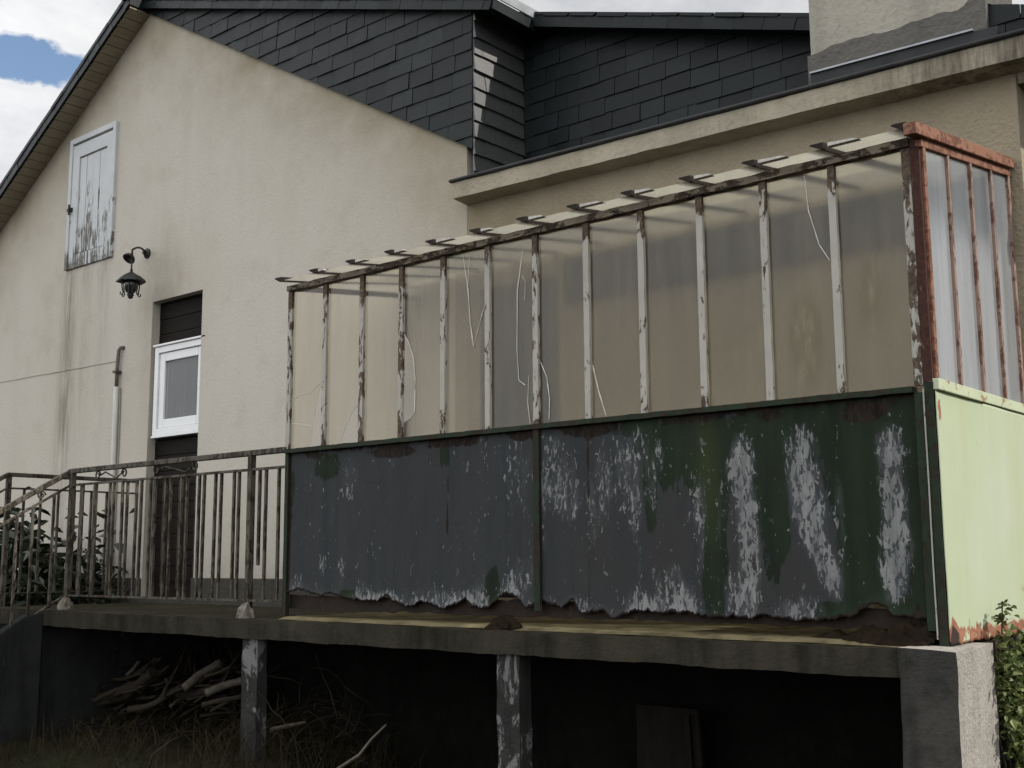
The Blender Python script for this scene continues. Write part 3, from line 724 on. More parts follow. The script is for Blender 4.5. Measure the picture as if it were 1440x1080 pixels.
# steps descending toward the garden at the left end
stp = MB(); sx0, sx1 = -7.36, -6.40; n = 7; rise = 1.15 / n; run = .272
for k in range(n):
    stp.box((sx0 + .04, SF - run * (k + 1), -1.75), (sx1 - .04, SF - run * k - .002, -rise * (k + 1)))
stc = stp.build('stairs', M['slab'], T, bevel=.008)
sw = MB()
for xa, xb in ((sx1 - .04, sx1 + .05), (sx0 - .05, sx0 + .04)):
    sw.prism([(SF + .0, -.02), (SF + .0, -1.8), (SF - run * n - .15, -1.8), (SF - run * n - .15, -1.22), (SF - .12, -.03)], (0, 0, 0), (0, 1, 0), (0, 0, 1), (1, 0, 0), xa, xb)
sw.build('stringer', M['pier_left'], stc, bevel=.01)
weld(rough_block(-7.35, -6.40, SF + .03, 1.06, -1.6, -.11, .09, .008, 9).build('landing_base', M['pier_left'], T, fix=False))
for i, (px, py) in enumerate(((92, 856), (345, 866), (710, 886))):
    c = at(px, py, 1, -.06); bm = bmesh.new(); bmesh.ops.create_icosphere(bm, subdivisions=3, radius=1)
    mb = MB()
    for v in bm.verts:
        q = v.co.copy(); k = 1 + .35 * fbm(q.x * 1.7 + i * 5, q.y * 1.7, q.z * 1.7); s_ = (.045, .05, .075) if i != 2 else (.075, .06, .06)
        mb.v.append((c[0] + q.x * s_[0] * k * (1.25 - .5 * q.z), c[1] + q.y * s_[1] * k, .012 + max(-.03, q.z * s_[2] * k)))
    mb.f = [tuple(v.index for v in f.verts) for f in bm.faces]; bm.free()
    mb.build('post_footing', M['mortar'] if i != 2 else M['litter'], T, label='broken mortar lump on the slab edge')

# ------------------------------------------------------------------ RAILINGS
def rail_feet(): pass
BR = thing('balcony_railing', 'rusty iron balustrade along the terrace front bending down beside the steps', 'railing', (-5.2, 0, 0))
xL, xR = -6.37, -3.90
dn = lambda d: -.60 * d
def path_rail(z, x1=xR): return [(x1, 0, z), (xL + .03, 0, z), (xL + .008, -.01, z - .004), (xL, -.03, z - .018), (xL, -1.7, z + dn(1.68))]
def flat_rail(mb, pts, wd, h):
    for a, b in zip(pts[:-1], pts[1:]): mb.beam(a, b, wd, h, over=.003)
    return mb
flat_rail(MB(), path_rail(.994), .04, .034).build('handrail', M['iron'], BR, bevel=.004)
flat_rail(MB(), path_rail(.892), .024, .015).build('upper_rail', M['iron'], BR)
flat_rail(MB(), path_rail(.10), .024, .013).build('lower_rail', M['iron'], BR)
for (x, y) in ((-6.34, 0), (-4.235, 0), (xL, -1.55)):
    z = .99 + dn(-y) if y < 0 else .99
    MB().box((x - .019, y - .019, z - 1.0), (x + .019, y + .019, z)).build('post', M['iron'], BR, bevel=.003)
balx = [-5.83, -5.778, -5.67, -5.608, -5.494, -5.435, -5.325, -5.272, -5.148, -5.09, -4.969, -4.905, -4.773, -4.719, -4.598, -4.538, -4.406, -4.356, -4.089, -3.967]
for x in balx:
    j = random.uniform(-.006, .006)
    MB().beam((x + j, 0, .098), (x, 0, .893), .0165, .0165, (0, 1, 0)).build('baluster', M['iron'], BR)
MB().beam((-4.151, 0, .31), (-4.151, 0, .893), .0165, .0165, (0, 1, 0)).build('baluster', M['iron'], BR, label='broken baluster ending in mid air')
for k in range(11):
    y = -.12 - k * .135 - .02 * (k % 2); MB().beam((xL, y, .085 + dn(-y)), (xL, y, .892 + dn(-y)), .0165, .0165, (0, 1, 0)).build('baluster', M['iron'], BR)
for x in (-6.2, -6.02): MB().box((x - .022, -.006, .098), (x + .022, .006, .893)).build('flat_upright', M['iron'], BR)
def scroll(c, ux, r=.032, turns=1.25, flip=1):
    c = Vector(c); ux = Vector(ux); pts = []
    for k in range(22):
        a = k / 21 * turns * 2 * math.pi; rr = r * (1 - .6 * k / 21); pts.append(c + ux * (math.cos(a) * rr * flip) + Vector((0, 0, 1)) * math.sin(a) * rr)
    return pts
def ess(x0, x1, z, y=0):
    """S scroll lying between the two upper rails"""
    sm = MB(); a = scroll((x0, y, z), (1, 0, 0), .034, 1.2, 1); b = scroll((x1, y, z), (1, 0, 0), .034, 1.2, -1)
    sm.tube(a, .006, 6); sm.tube(b, .006, 6)
    sm.tube([Vector((x0 + .034, y, z)), Vector((x0 + .1, y, z + .02)), Vector(((x0 + x1) / 2, y, z - .005)), Vector((x1 - .1, y, z - .03)), Vector((x1 - .034, y, z))], .006, 6); sm.build('scroll', M['iron'], BR, smooth=True)
ess(-5.27, -4.83, .945); ess(-6.0, -5.66, .945)
sm = MB(); sm.tube(scroll((xL, -.22, .945 + dn(.22)), (0, 1, 0), .034, 1.2, 1), .006, 6)
sm.build('scroll', M['iron'], BR, smooth=True)
GR = thing('landing_guard_rail', 'rusty iron guard rail across the left end of the landing behind the steps', 'railing', (-7.3, .5, 0))
gx_ = -7.3
gp = lambda z: [(gx_, D - .01, z), (gx_, -.01, z), (gx_, -1.7, z + dn(1.69))]
flat_rail(MB(), gp(1.018), .036, .032).build('handrail', M['iron'], GR, bevel=.004)
flat_rail(MB(), gp(.912), .022, .014).build('upper_rail', M['iron'], GR)
flat_rail(MB(), gp(.10), .02, .010).build('lower_rail', M['iron'], GR)
MB().box((gx_ - .018, -.018, .0), (gx_ + .018, .018, 1.02)).build('post', M['iron'], GR, bevel=.003)
for y in (.13, .27, .42, .56, .71, .85, 1.0): MB().beam((gx_, y, .1), (gx_, y, .91), .0165, .0165, (0, 1, 0)).build('baluster', M['iron'], GR)
for k in range(9):
    y = -.16 - k * .15; MB().beam((gx_, y, .1 + dn(-y)), (gx_, y, .912 + dn(-y)), .0165, .0165, (0, 1, 0)).build('baluster', M['iron'], GR)

# ------------------------------------------------------------------ VERANDA
V = thing('glazed_veranda', 'rusty lean-to glass veranda with peeling green and grey metal panels', 'veranda', (-1.95, .55, 0))
P = .3192; XM = [-(12 - i) * P - .0595 for i in range(13)]
ZS, ZT = 1.0, 1.955; DY = 1.10; XEND = XM[0]
slope = (2.16 - 2.0) / D
# front panels with ragged foot
ell = []   # (kind, px, py, rx, ry, strength)
W_, G_, B_, Ru, Mo = 'white', 'green', 'brown', 'rust', 'moss'
for d in [(W_, 1250, 625, 15, 30, .42), (W_, 1254, 680, 15, 45, .47), (W_, 1260, 745, 14, 40, .47), (W_, 1250, 790, 12, 35, .46), (W_, 1272, 780, 10, 40, .33), (W_, 1256, 830, 10, 20, .42),
          (W_, 1122, 630, 16, 28, .42), (W_, 1120, 680, 12, 35, .5), (W_, 1140, 690, 14, 60, .36), (W_, 1132, 720, 12, 35, .45), (W_, 1150, 760, 12, 40, .45), (W_, 1162, 800, 10, 25, .38), (W_, 1180, 720, 6, 60, .3), (W_, 1175, 820, 10, 25, .45), (W_, 1130, 855, 20, 18, .42),
          (W_, 1043, 640, 14, 25, .48), (W_, 1036, 665, 14, 25, .4), (W_, 1048, 710, 12, 40, .5), (W_, 1055, 770, 12, 45, .5), (W_, 1052, 835, 12, 40, .48), (W_, 1030, 840, 12, 30, .33), (W_, 1100, 860, 14, 15, .3),
          (W_, 975, 700, 8, 40, .3), (W_, 985, 760, 6, 50, .3), (W_, 900, 640, 12, 40, .3), (W_, 872, 660, 14, 45, .36), (W_, 845, 690, 10, 50, .36), (W_, 893, 720, 10, 30, .36), (W_, 830, 720, 6, 50, .25), (W_, 925, 640, 6, 25, .36), (W_, 917, 700, 6, 30, .35),
          (W_, 775, 670, 14, 40, .3), (W_, 800, 690, 14, 40, .36), (W_, 775, 625, 10, 12, .3), (W_, 760, 720, 8, 60, .24), (W_, 940, 825, 20, 30, .4), (W_, 925, 855, 35, 12, .4), (W_, 965, 850, 12, 20, .36), (W_, 895, 850, 12, 20, .36), (W_, 895, 790, 6, 30, .22),
          (W_, 820, 855, 14, 18, .3), (W_, 510, 840, 10, 20, .42), (W_, 528, 845, 10, 10, .48), (W_, 545, 842, 10, 10, .42), (W_, 590, 855, 14, 10, .4), (W_, 600, 840, 30, 15, .25), (W_, 660, 850, 18, 14, .48), (W_, 672, 825, 8, 14, .36), (W_, 715, 830, 10, 18, .42), (W_, 735, 810, 12, 30, .32), (W_, 640, 845, 20, 12, .3),
          (W_, 490, 670, 10, 30, .25), (W_, 550, 650, 12, 8, .22), (W_, 720, 640, 30, 30, .2), (W_, 735, 690, 20, 30, .16), (W_, 452, 795, 4, 15, .32), (W_, 480, 800, 5, 14, .3), (W_, 415, 820, 8, 14, .3), (W_, 690, 700, 40, 60, .05),
          (W_, 990, 680, 5, 60, .18), (W_, 1010, 720, 8, 60, .2),
          (G_, 1200, 580, 130, 30, .8), (G_, 1090, 600, 60, 40, .7), (G_, 1084, 670, 24, 120, .8), (G_, 1207, 720, 30, 180, .95), (G_, 1120, 610, 90, 40, .7), (G_, 940, 640, 40, 50, .5), (G_, 1180, 640, 25, 70, .8), (G_, 1285, 720, 14, 170, .8), (G_, 1235, 855, 50, 22, .8), (G_, 1175, 858, 40, 12, .75), (G_, 1100, 740, 10, 50, .5),
          (G_, 1003, 720, 15, 150, .9), (G_, 1012, 640, 30, 60, .6), (G_, 960, 620, 70, 35, .65), (G_, 975, 650, 22, 50, .55), (G_, 913, 670, 9, 70, .85), (G_, 900, 600, 40, 15, .5), (G_, 1000, 820, 12, 50, .85), (G_, 1020, 860, 8, 10, .3),
          (G_, 460, 655, 18, 18, .62), (G_, 625, 640, 8, 20, .5), (G_, 692, 825, 10, 28, .66), (G_, 488, 838, 14, 9, .66), (G_, 408, 690, 6, 40, .5),
          (Mo, 995, 665, 14, 80, .95), (Mo, 965, 640, 20, 40, .25), (Mo, 492, 838, 10, 6, .6),
          (Ru, 553, 636, 34, 8, .85), (Ru, 830, 604, 34, 11, .9), (Ru, 1212, 580, 36, 16, .9), (Ru, 1080, 585, 20, 9, .5), (Ru, 445, 640, 14, 6, .6), (Ru, 640, 622, 40, 6, .6), (Ru, 735, 612, 14, 8, .8), (Ru, 960, 590, 60, 7, .45),
          (Ru, 628, 690, 3, 50, .5), (Ru, 627, 740, 3, 30, .4), (Ru, 826, 660, 3, 60, .7), (Ru, 750, 720, 3, 130, .5), (Ru, 406, 740, 4, 130, .7), (Ru, 560, 670, 3, 30, .4), (Ru, 1230, 862, 24, 16, .9), (Ru, 715, 850, 16, 14, .9), (Ru, 650, 852, 16, 8, .7), (Ru, 1290, 860, 14, 20, .6),
          (B_, 900, 760, 160, 120, .6), (B_, 1090, 820, 60, 60, .8), (B_, 580, 700, 80, 90, .3)]:
    k, px, py, rx, ry, s_ = d
    a = at(px, py, 1, 0); e = at(px + rx, py, 1, 0); f = at(px, py + ry, 1, 0)
    ell.append((k, a[0], a[2], abs(e[0] - a[0]), abs(f[2] - a[2]), s_))
foot = [at(px, py, 1, 0) for px, py in ((402, 833), (420, 829), (432, 833), (455, 838), (470, 836), (488, 842), (505, 845), (520, 846), (545, 838), (558, 850), (575, 854), (590, 848), (605, 850), (622, 858), (640, 850), (652, 842), (662, 856), (680, 856), (693, 852), (702, 838), (716, 834), (728, 842), (742, 858), (758, 846), (775, 852), (790, 856), (806, 843), (818, 866), (835, 862), (848, 858), (860, 869), (880, 866), (892, 857), (930, 862), (965, 862), (1000, 869), (1040, 870), (1080, 868), (1130, 873), (1170, 872), (1200, 866), (1225, 852), (1245, 853), (1260, 866), (1290, 870), (1320, 872))]
fx = [p[0] for p in foot]; fzv = [p[2] for p in foot]
def panel(x0, x1):
    mb = MB(); nc = int((x1 - x0) / .0085); nr = 84
    A = {k: [] for k in (W_, G_, B_, Ru, Mo, 'edge')}
    for i in range(nc + 1):
        x = x0 + (x1 - x0) * i / nc
        zb = float(np.interp(x, fx, fzv)) + .012 * fbm(x * 20, .3) + .016 * max(0, fbm(x * 42, 2)) - .008 * max(0, fbm(x * 60, 5))
        for j in range(nr + 1):
            z = zb + (ZS - .03 - zb) * j / nr
            curl = .012 * fbm(x * 9, 7.7) * max(0, 1 - (z - zb) / .05) - .006 * max(0, 1 - (z - zb) / .03)
            mb.v.append((x, .006 + .004 * fbm(x * 2.2, z * .7, 4) + curl, z))
            acc = dict.fromkeys(A, 0.0)
            for k, cx, cz, rx, rz, s_ in ell:
                rx_, rz_ = (rx * 1.22, rz * 1.1) if k == W_ else (rx, rz)
                dx = (x - cx) / rx_
                if abs(dx) > 2: continue
                q = dx * dx + ((z - cz) / rz_) ** 2
                if q < 4:
                    val = s_ * math.exp(-(q * .75) ** 1.4)
                    acc[k] = max(acc[k], val) if k == G_ else min(1.0, acc[k] + val)
            e = (z - zb)
            acc[Ru] = max(acc[Ru], .85 * max(0, 1 - e / (.020 + .012 * fbm(x * 30, 11))))
            acc[W_] = min(.6, acc[W_] + .12 * max(0, 1 - e / .08)) if x < -1.0 else min(.62, acc[W_])
            acc[Ru] = min(1, max(acc[Ru], .5 * max(0, 1 - (ZS - .03 - z) / .03)))
            acc['edge'] = max(0, 1 - (ZS - .03 - z) / .085) * .95 + .5 * max(0, 1 - (z - zb) / .03) + (.45 * max(0, 1 - abs(x - x0) / .03) + .3 * max(0, 1 - abs(x1 - x) / .03))
            for k in A: A[k].append(acc[k])
    for i in range(nc):
        for j in range(nr): a = i * (nr + 1) + j; mb.f.append((a, a + nr + 1, a + nr + 2, a + 1))
    mb.att = {k: ('POINT', v) for k, v in A.items()}
    o = mb.build('front_panel', M['panel'], V, smooth=True, fix=False)
    m = o.modifiers.new('thick', 'SOLIDIFY'); m.thickness = .003; m.offset = -1
    return o
o = panel(XEND + .012, XM[6] - .012); o['label'] = 'blue-grey front panel with green remnants and white flakes'
o = panel(XM[6] + .014, -.052); o['label'] = 'peeling dark green front panel with long white patches'
# frame
def vb(mb, x, z0, z1, wd=.030, y0=-.012, y1=.028):
    mb.box((x - wd / 2, y0, z0), (x + wd / 2, y1, z1)); return mb
def frame_bar(mb, seg_axis, n): pass
def bar(name, mat, x, z0, z1, wd, y0, y1, rust=lambda z: 0.0, nz=24, jit=.0012):
    mb = MB(); r = []
    for k in range(nz + 1):
        z = z0 + (z1 - z0) * k / nz
        for (a, b) in ((-wd / 2, y0), (wd / 2, y0), (wd / 2, y1), (-wd / 2, y1)):
            mb.v.append((x + a + jit * fbm(z * 18 + x * 9, a * 40), b + jit * fbm(z * 18, x * 7 + b * 50), z)); r.append(rust(z))
    for k in range(nz):
        for q in range(4): a = k * 4 + q; b = k * 4 + (q + 1) % 4; mb.f.append((a, b, b + 4, a + 4))
    mb.f.append((3, 2, 1, 0)); e = nz * 4; mb.f.append((e, e + 1, e + 2, e + 3)); mb.att['rust'] = ('POINT', r)
    return mb.build(name, mat, V)
rusty = {0: .25, 2: .30, 3: .38, 4: .15, 6: .2, 12: .5, 1: .1}
for i, x in enumerate(XM):
    base = rusty.get(i, .0)
    f = lambda z, b=base: min(1.2, b * .8 + max(0, (z - 1.82) / .12) * .9 + max(0, (1.06 - z) / .1) * .5)
    bar('mullion', M['mullion'], x, ZS - .004, ZT + .002, .033 if i not in (0, 12) else .036, -.008, .010, f)
    g_ = MB(); g_.box((x - .006, .026, ZS + .01), (x + .006, .04, ZT)); 
bar('left_post', M['green_frame'], XEND, .0, ZS - .006, .03, -.008, .022)
bar('cover_strip', M['green_frame'], XM[6], .09, ZS - .03, .036, -.013, .002)
bar('corner_post', M['rust_dark'], -.0185, ZS + .006, 2.02, .035, -.02, .02)
bar('lower_corner_post', M['green_frame'], -.016, .0, ZS + .004, .034, -.022, .020, jit=.002)
bar('lower_mullion', M['green_frame'], -.058, .06, ZS - .032, .040, -.012, .012, jit=.002)
MB().tube([(-.036, -.026, .03), (-.037, -.0265, .3), (-.0355, -.026, .6), (-.0365, -.025, .98)], .0032, 6).build('wire', M['mullion'], V)
def hbar(name, mat, x0, x1, y0, y1, z0, z1, n=60, amp=.0025, seed=0):
    mb = MB()
    for k in range(n + 1):
        x = x0 + (x1 - x0) * k / n
        for (b, c) in ((y0, z0), (y0, z1), (y1, z1), (y1, z0)): mb.v.append((x, b + amp * .6 * fbm(x * 9 + seed, c * 40), c + amp * fbm(x * 10, c * 30 + seed)))
    for k in range(n):
        for q in range(4): a = k * 4 + q; b = k * 4 + (q + 1) % 4; mb.f.append((a, a + 4, b + 4, b))
    mb.f.append((0, 1, 2, 3)); e = n * 4; mb.f.append((e + 3, e + 2, e + 1, e))
    return mb.build(name, mat, V)
hbar('top_rail', M['toprail'], XEND - .02, -.04, -.022, .03, ZT + .004, ZT + .038, 90, .004)
hbar('sill_rail', M['green_frame'], XEND - .012, -.08, -.024, .03, ZS - .030, ZS - .006, 90, .003, 3)
hbar('bottom_rail', M['bar_rust'], XEND, -.04, .034, .060, .058, .135, 120, .012, 5)
# front panes
panes = [None] * 12
def pane(i, loops, mat, alga=None):
    """front pane i: outline(s) in 0..1 pane coordinates"""
    x0 = XM[i] + .013; x1 = XM[i + 1] - .013; z0 = ZS - .005; z1 = ZT + .006; mb = MB(); al = []
    y = .010
    for lp in loops:
        if lp is None:
            nx_, nz_ = 10, 28; b = len(mb.v)
            for j in range(nz_ + 1):
                for k in range(nx_ + 1): mb.v.append((x0 + (x1 - x0) * k / nx_, y, z0 + (z1 - z0) * j / nz_))
            for j in range(nz_):
                for k in range(nx_): a = b + j * (nx_ + 1) + k; mb.f.append((a, a + 1, a + nx_ + 2, a + nx_ + 1))
        else:
            b = len(mb.v)
            for (p, q) in lp: mb.v.append((x0 + (x1 - x0) * p, y, z0 + (z1 - z0) * q))
            mb.f.append(tuple(range(b, b + len(lp))))
    for v in mb.v:
        s_ = 0
        if alga:
            for (p, q, rp, rq, st_) in alga:
                u_ = ((v[0] - x0) / (x1 - x0) - p) / rp; w_ = ((v[2] - z0) / (z1 - z0) - q) / rq; s_ += st_ * math.exp(-u_ * u_ - w_ * w_)
        al.append(min(1, s_))
    mb.att['alga'] = ('POINT', al)
    o = mb.build('pane', mat, V, fix=False)
    return o
def crack(parent, i, pts, wd=.0035):
    x0 = XM[i] + .013; x1 = XM[i + 1] - .013; z0 = ZS - .005; z1 = ZT + .006
    q = [Vector((x0 + (x1 - x0) * p, .006, z0 + (z1 - z0) * z)) for p, z in pts]
    # round the polyline a little
    out = []
    for a, b in zip(q[:-1], q[1:]):
        for k in range(5): out.append(a.lerp(b, k / 5))
    out.append(q[-1])
    MB().tube(out, [wd * random.uniform(.35, .9) for _ in out], 5).build('crack', M['crack'], parent)
GL, GC = M['glass'], M['glass_clear']
# pane 1: broken lower right corner
o = pane(0, [[(0, 0), (.62, 0), (.70, .17), (.84, .32), (1, .42), (1, 1), (0, 1)]], GC); crack(o, 0, [(0, .30), (.25, .33), (.55, .335), (.97, .40)], .0022); crack(o, 0, [(.0, .16), (.3, .15), (.66, .13)], .0018)
o['label'] = 'cracked pane with its lower right corner missing'; crack(o, 0, [(.62, .0), (.70, .17), (.84, .32), (1, .42)], .003)
o = pane(1, [[(0, 0), (.40, 0), (.58, .10), (.78, .19), (1, .235), (1, 1), (0, 1)]], GC); o['label'] = 'pane with a triangular hole in its lower right corner'; crack(o, 1, [(.40, 0), (.58, .10), (.78, .19), (1, .235)], .0035)
pane(2, [None], GC)
o = pane(3, [[(0, 0), (1, 0), (1, 1), (0, 1), (0, .60), (.12, .55), (.26, .45), (.31, .32), (.30, .14), (.18, .11), (0, .085)]], GC); o['label'] = 'pane with a tall sliver missing along its left edge'; crack(o, 3, [(0, .60), (.12, .55), (.26, .45), (.31, .32), (.30, .14), (.18, .11), (0, .085)], .0035)
o = pane(4, [None], GC); crack(o, 4, [(.42, .99), (.55, .78), (.60, .60), (.68, .46)], .004); crack(o, 4, [(.68, .46), (.80, .56), (.98, .70)], .003); crack(o, 4, [(.60, .99), (.56, .88), (.54, .80)], .002)
o = pane(5, [None], GL); crack(o, 5, [(.75, .93), (.62, .72), (.60, .40), (.64, .24), (.78, .21)], .003); crack(o, 5, [(.86, .26), (.83, .12), (.88, .01)], .0025); crack(o, 5, [(.72, .8), (.80, .76), (.78, .66)], .0015)
o = pane(6, [None], GL); crack(o, 6, [(.03, .32), (.16, .24), (.22, .12), (.20, .02)], .0035)
o = pane(7, [None], GL); crack(o, 7, [(.03, .27), (.14, .14), (.28, .01)], .004)
pane(8, [None], GL); pane(9, [None], GL, [(.35, .25, .3, .25, .35), (.8, .3, .25, .2, .25)])
o = pane(10, [None], GL, [(.5, .28, .3, .18, .9), (.6, .12, .2, .2, .4)]); crack(o, 10, [(.62, .99), (.66, .82), (.80, .66), (.95, .58)], .003)
pane(11, [None], GL, [(.5, .38, .35, .2, .5), (.35, .45, .12, .15, .4)])
# roof: bars with stubs past the front, and panes
zroof = lambda y: 2.022 + slope * y
RO = .075
for i, x in enumerate(XM[:-1] + [-.03]):
    mb = MB(); ya, yb_ = -RO - .016, D - .03; yc = -RO + .02
    ang = math.atan(slope)
    mb.prism([(x - .052, .021), (x - .004, -.004), (x + .008, -.006), (x + .010, .017), (x + .010, .025), (x - .044, .026)], (0, ya, zroof(ya)), UX, UZ, (0, math.cos(ang), math.sin(ang)), 0, (yb_ - ya) / math.cos(ang))
    rb = mb.build('roof_bar', M['bar_rust'], V)
    if i < 12 and i != 0:
        pt = MB(); y_ = -RO - .012; L_ = random.uniform(.05, .14)
        pt.prism([(x + .028, zroof(y_) + .004), (x + .028 + L_, zroof(y_) + .004), (x + .028 + L_ * .8, zroof(y_) + .013), (x + .028, zroof(y_) + .019)], (0, 0, 0), UX, UZ, (0, 1, 0), y_, y_ + .03)
        pt.build('pale_fillet', M['pale_fillet'], rb)  # small pale fillet to the right of each bar end
    if i < 12:
        xa = x + .024; xb = (XM[:-1] + [-.03])[i + 1] - .005
        q = MB(); ya = -RO + random.uniform(-.012, .008)
        for dz in (0,):
            q.v += [(xa, ya, zroof(ya) + .003 + dz), (xb, ya + random.uniform(-.008, .008), zroof(ya) + .003 + dz), (xb, yb_, zroof(yb_) + .003 + dz), (xa, yb_, zroof(yb_) + .003 + dz)]
        q.f = [(0, 1, 2, 3)]
        q.build('roof_pane', M['glass_roof'], V, fix=False)
# right-hand side
YS = [.015, .285, .56, .835, 1.085]
zside = lambda y: 1.945 + .142 * y
for k, y in enumerate(YS):
    wd = .022 if 0 < k < 4 else .028
    MB().box((-.014, y - wd / 2, 1.022), (.010, y + wd / 2, zside(y) + .005)).build('side_mullion', M['side_bar'] if k else M['rust_salmon'], V, bevel=.002)
for k in range(4):
    ya, yb_ = YS[k] + .011, YS[k + 1] - .011; mb = MB(); al = []
    for j in range(13):
        for q in range(5):
            y = ya + (yb_ - ya) * q / 4; z1 = zside(y); z = 1.018 + (z1 - 1.018) * j / 12; mb.v.append((-.003, y, z)); al.append(.0)
    for j in range(12):
        for q in range(4): a = j * 5 + q; mb.f.append((a, a + 1, a + 6, a + 5))
    mb.att['alga'] = ('POINT', al)
    mb.build('side_pane', M['glass_side'], V, fix=False)
def slopebar(name, mat, x0, x1, ya, yb_, f0, f1):
    return MB().prism([(ya, f0(ya)), (yb_, f0(yb_)), (yb_, f1(yb_)), (ya, f1(ya))], (0, 0, 0), (0, 1, 0), UZ, UX, x0, x1).build(name, mat, V, bevel=.003)
slopebar('side_top_rail', M['rust_salmon'], -.016, .012, -.02, D - .02, lambda y: zside(y) + .002, lambda y: zside(y) + .036)
slopebar('side_verge', M['rust_salmon'], -.02, .030, -RO - .045, D - .015, lambda y: zside(y) + .039, lambda y: zroof(y) + .012)
MB().box((-.02, -.018, .972), (.022, 1.115, 1.016)).build('side_sill', M['pale_green'], V, bevel=.003)
def side_panel():
    mb = MB(); ny, nz = 90, 80; r = []
    for i in range(ny + 1):
        y = -.016 + (1.105 + .016) * i / ny
        zb = .012 + .012 * fbm(y * 14, 3) + .02 * abs(fbm(y * 30, 9)) * 0
        for j in range(nz + 1):
            z = zb + (.968 - zb) * j / nz
            mb.v.append((.008 + .003 * fbm(y * 2, z * 1.5, 8) + (.004 if y > .50 else 0) + .010 * fbm(y * 6, 2) * max(0, 1 - z / .06), y, z))
            s_ = .95 * max(0, min(1, 1.25 - z / (.098 + .02 * fbm(y * 16, 5)))) * (1 if z > .0 else 1)
            s_ -= .45 * max(0, 1 - abs(z - .022) / .03) * (.6 + .9 * fbm(y * 11, 2.2))
            s_ += .7 * g(y, .01, .03) * g(z, .90, .05) + .75 * g(y, .03, .035) * max(0, 1 - z / .2) + .62 * g(y, .50, .007) * max(0, min(1, (z - .3) / .4)) + .25 * max(0, 1 - (.968 - z) / .02)
            s_ += .5 * g(y, .015, .006)
            r.append(max(0, min(1, s_)))
    for i in range(ny):
        for j in range(nz): a = i * (nz + 1) + j; mb.f.append((a, a + nz + 1, a + nz + 2, a + 1))
    mb.att['rust'] = ('POINT', r)
    o = mb.build('side_panel', M['side_panel'], V, smooth=True, fix=False, label='pale green end panel with a rusted foot')
    m = o.modifiers.new('thick', 'SOLIDIFY'); m.thickness = .003; m.offset = -1
side_panel()
# open left end: post at the wall and a head rail
MB().box((XEND - .015, D - .05, 0), (XEND + .015, D - .02, 2.12)).build('wall_post', M['rust_dark'], V)
MB().beam((XEND, .0, 1.98), (XEND, D - .03, 2.10), .03, .03).build('end_rail', M['rust_dark'], V)

# ------------------------------------------------------------------ LANTERN, PIPE, CABLE
LN = thing('wall_lantern', 'dark wrought metal lantern hanging from a curved wall bracket beside the doorway', 'lantern', (-7.25, D, 2.55))
lx, ly = -7.10, D - .26
bx, bz = -7.275, 3.02
arm = []
for k in range(15):
    a = k / 14; ang = math.pi * a
    arm.append((bx + (lx - bx) * a, D - .01 - (.25) * a, bz + .04 * math.sin(ang * .92) - .06 * a))
arm += [(lx, ly, 2.94), (lx, ly, 2.92)]
MB().tube(arm, .009, 8).build('bracket_arm', M['dark_metal'], LN, smooth=True)
MB().lathe([(.045, 0), (.045, .012), (.02, .03), (.012, .05)], (bx, D - .001, bz), 14, (0, -1, 0)).build('wall_plate', M['dark_metal'], LN)
MB().lathe([(.0, .05), (.025, .044), (.045, .026), (.055, .0), (.050, -.004), (.04, .010), (.0, .018)], (lx - .035, ly - .01, 2.895), 18, (-.12, .62, .75)).build('cup', M['dark_metal'], LN, smooth=True)
MB().tube([(lx, ly, 2.93), (lx, ly, 2.77)], .007, 6).build('hanger', M['dark_metal'], LN)
hat = MB()
seg = 6
prof = [(.016, .155), (.02, .115), (.06, .095), (.125, .06), (.175, .02), (.19, -.005), (.18, -.008), (.11, .03), (.02, .04)]
hat.lathe([(r_ * .68, z_ * .72) for r_, z_ in prof], (lx, ly, 2.692), 6)
hat.build('hood', M['dark_metal'], LN, bevel=.003)
MB().lathe([(.0, .0), (.055, 0), (.058, -.02), (.054, -.06), (.04, -.095), (.022, -.112), (.0, -.115)], (lx, ly, 2.698), 18).build('globe', M['lamp_glass'], LN, smooth=True)
cg = MB()
for k in range(6):
    a = k / 6 * 2 * math.pi + .3; ca, sa = math.cos(a), math.sin(a)
    cg.tube([(lx + ca * r_, ly + sa * r_, z_) for r_, z_ in ((.075, 2.70), (.075, 2.65), (.069, 2.61), (.062, 2.59), (.075, 2.568), (.088, 2.575), (.085, 2.592))], .0055, 6)
cg.lathe([(.022, .0), (.032, -.012), (.02, -.024), (.024, -.034), (.008, -.046)], (lx, ly, 2.588), 10)
cg.build('cage', M['dark_metal'], LN, smooth=True)
pip = thing('wall_pipe', 'narrow white pipe with a rusty top running up the wall left of the doorway', 'pipe', (-7.63, D - .03, 0))
MB().tube([(-7.625, D - .03, .02), (-7.632, D - .03, .9), (-7.638, D - .03, 1.865)], .024, 10).build('lower_pipe', M['pipe_white'], pip, smooth=True)
MB().tube([(-7.638, D - .03, 1.86), (-7.640, D - .03, 2.0), (-7.635, D - .03, 2.10), (-7.625, D - .03, 2.19), (-7.605, D - .025, 2.215), (-7.585, D + .0, 2.215)], .017, 8).build('upper_pipe', M['pipe_old'], pip, smooth=True)
MB().box((-7.67, D - .056, 1.99), (-7.61, D - .002, 2.01)).box((-7.66, D - .058, .42), (-7.60, D - .002, .44)).build('pipe_clip', M['iron'], pip)
MB().tube([(-7.606, D - .012, 1.86), (-7.598, D - .008, 1.4), (-7.604, D - .008, .9), (-7.600, D - .008, .5)], .006, 6).build('wire', M['cable'], pip)
pts = []
for k in range(40): x = -12 + (12 - 7.66) * k / 39; pts.append((x, D - .004, 2.135 - .030 * max(0, (x + 9.86) / 2.2) + .008 * fbm(x * 3, 1)))
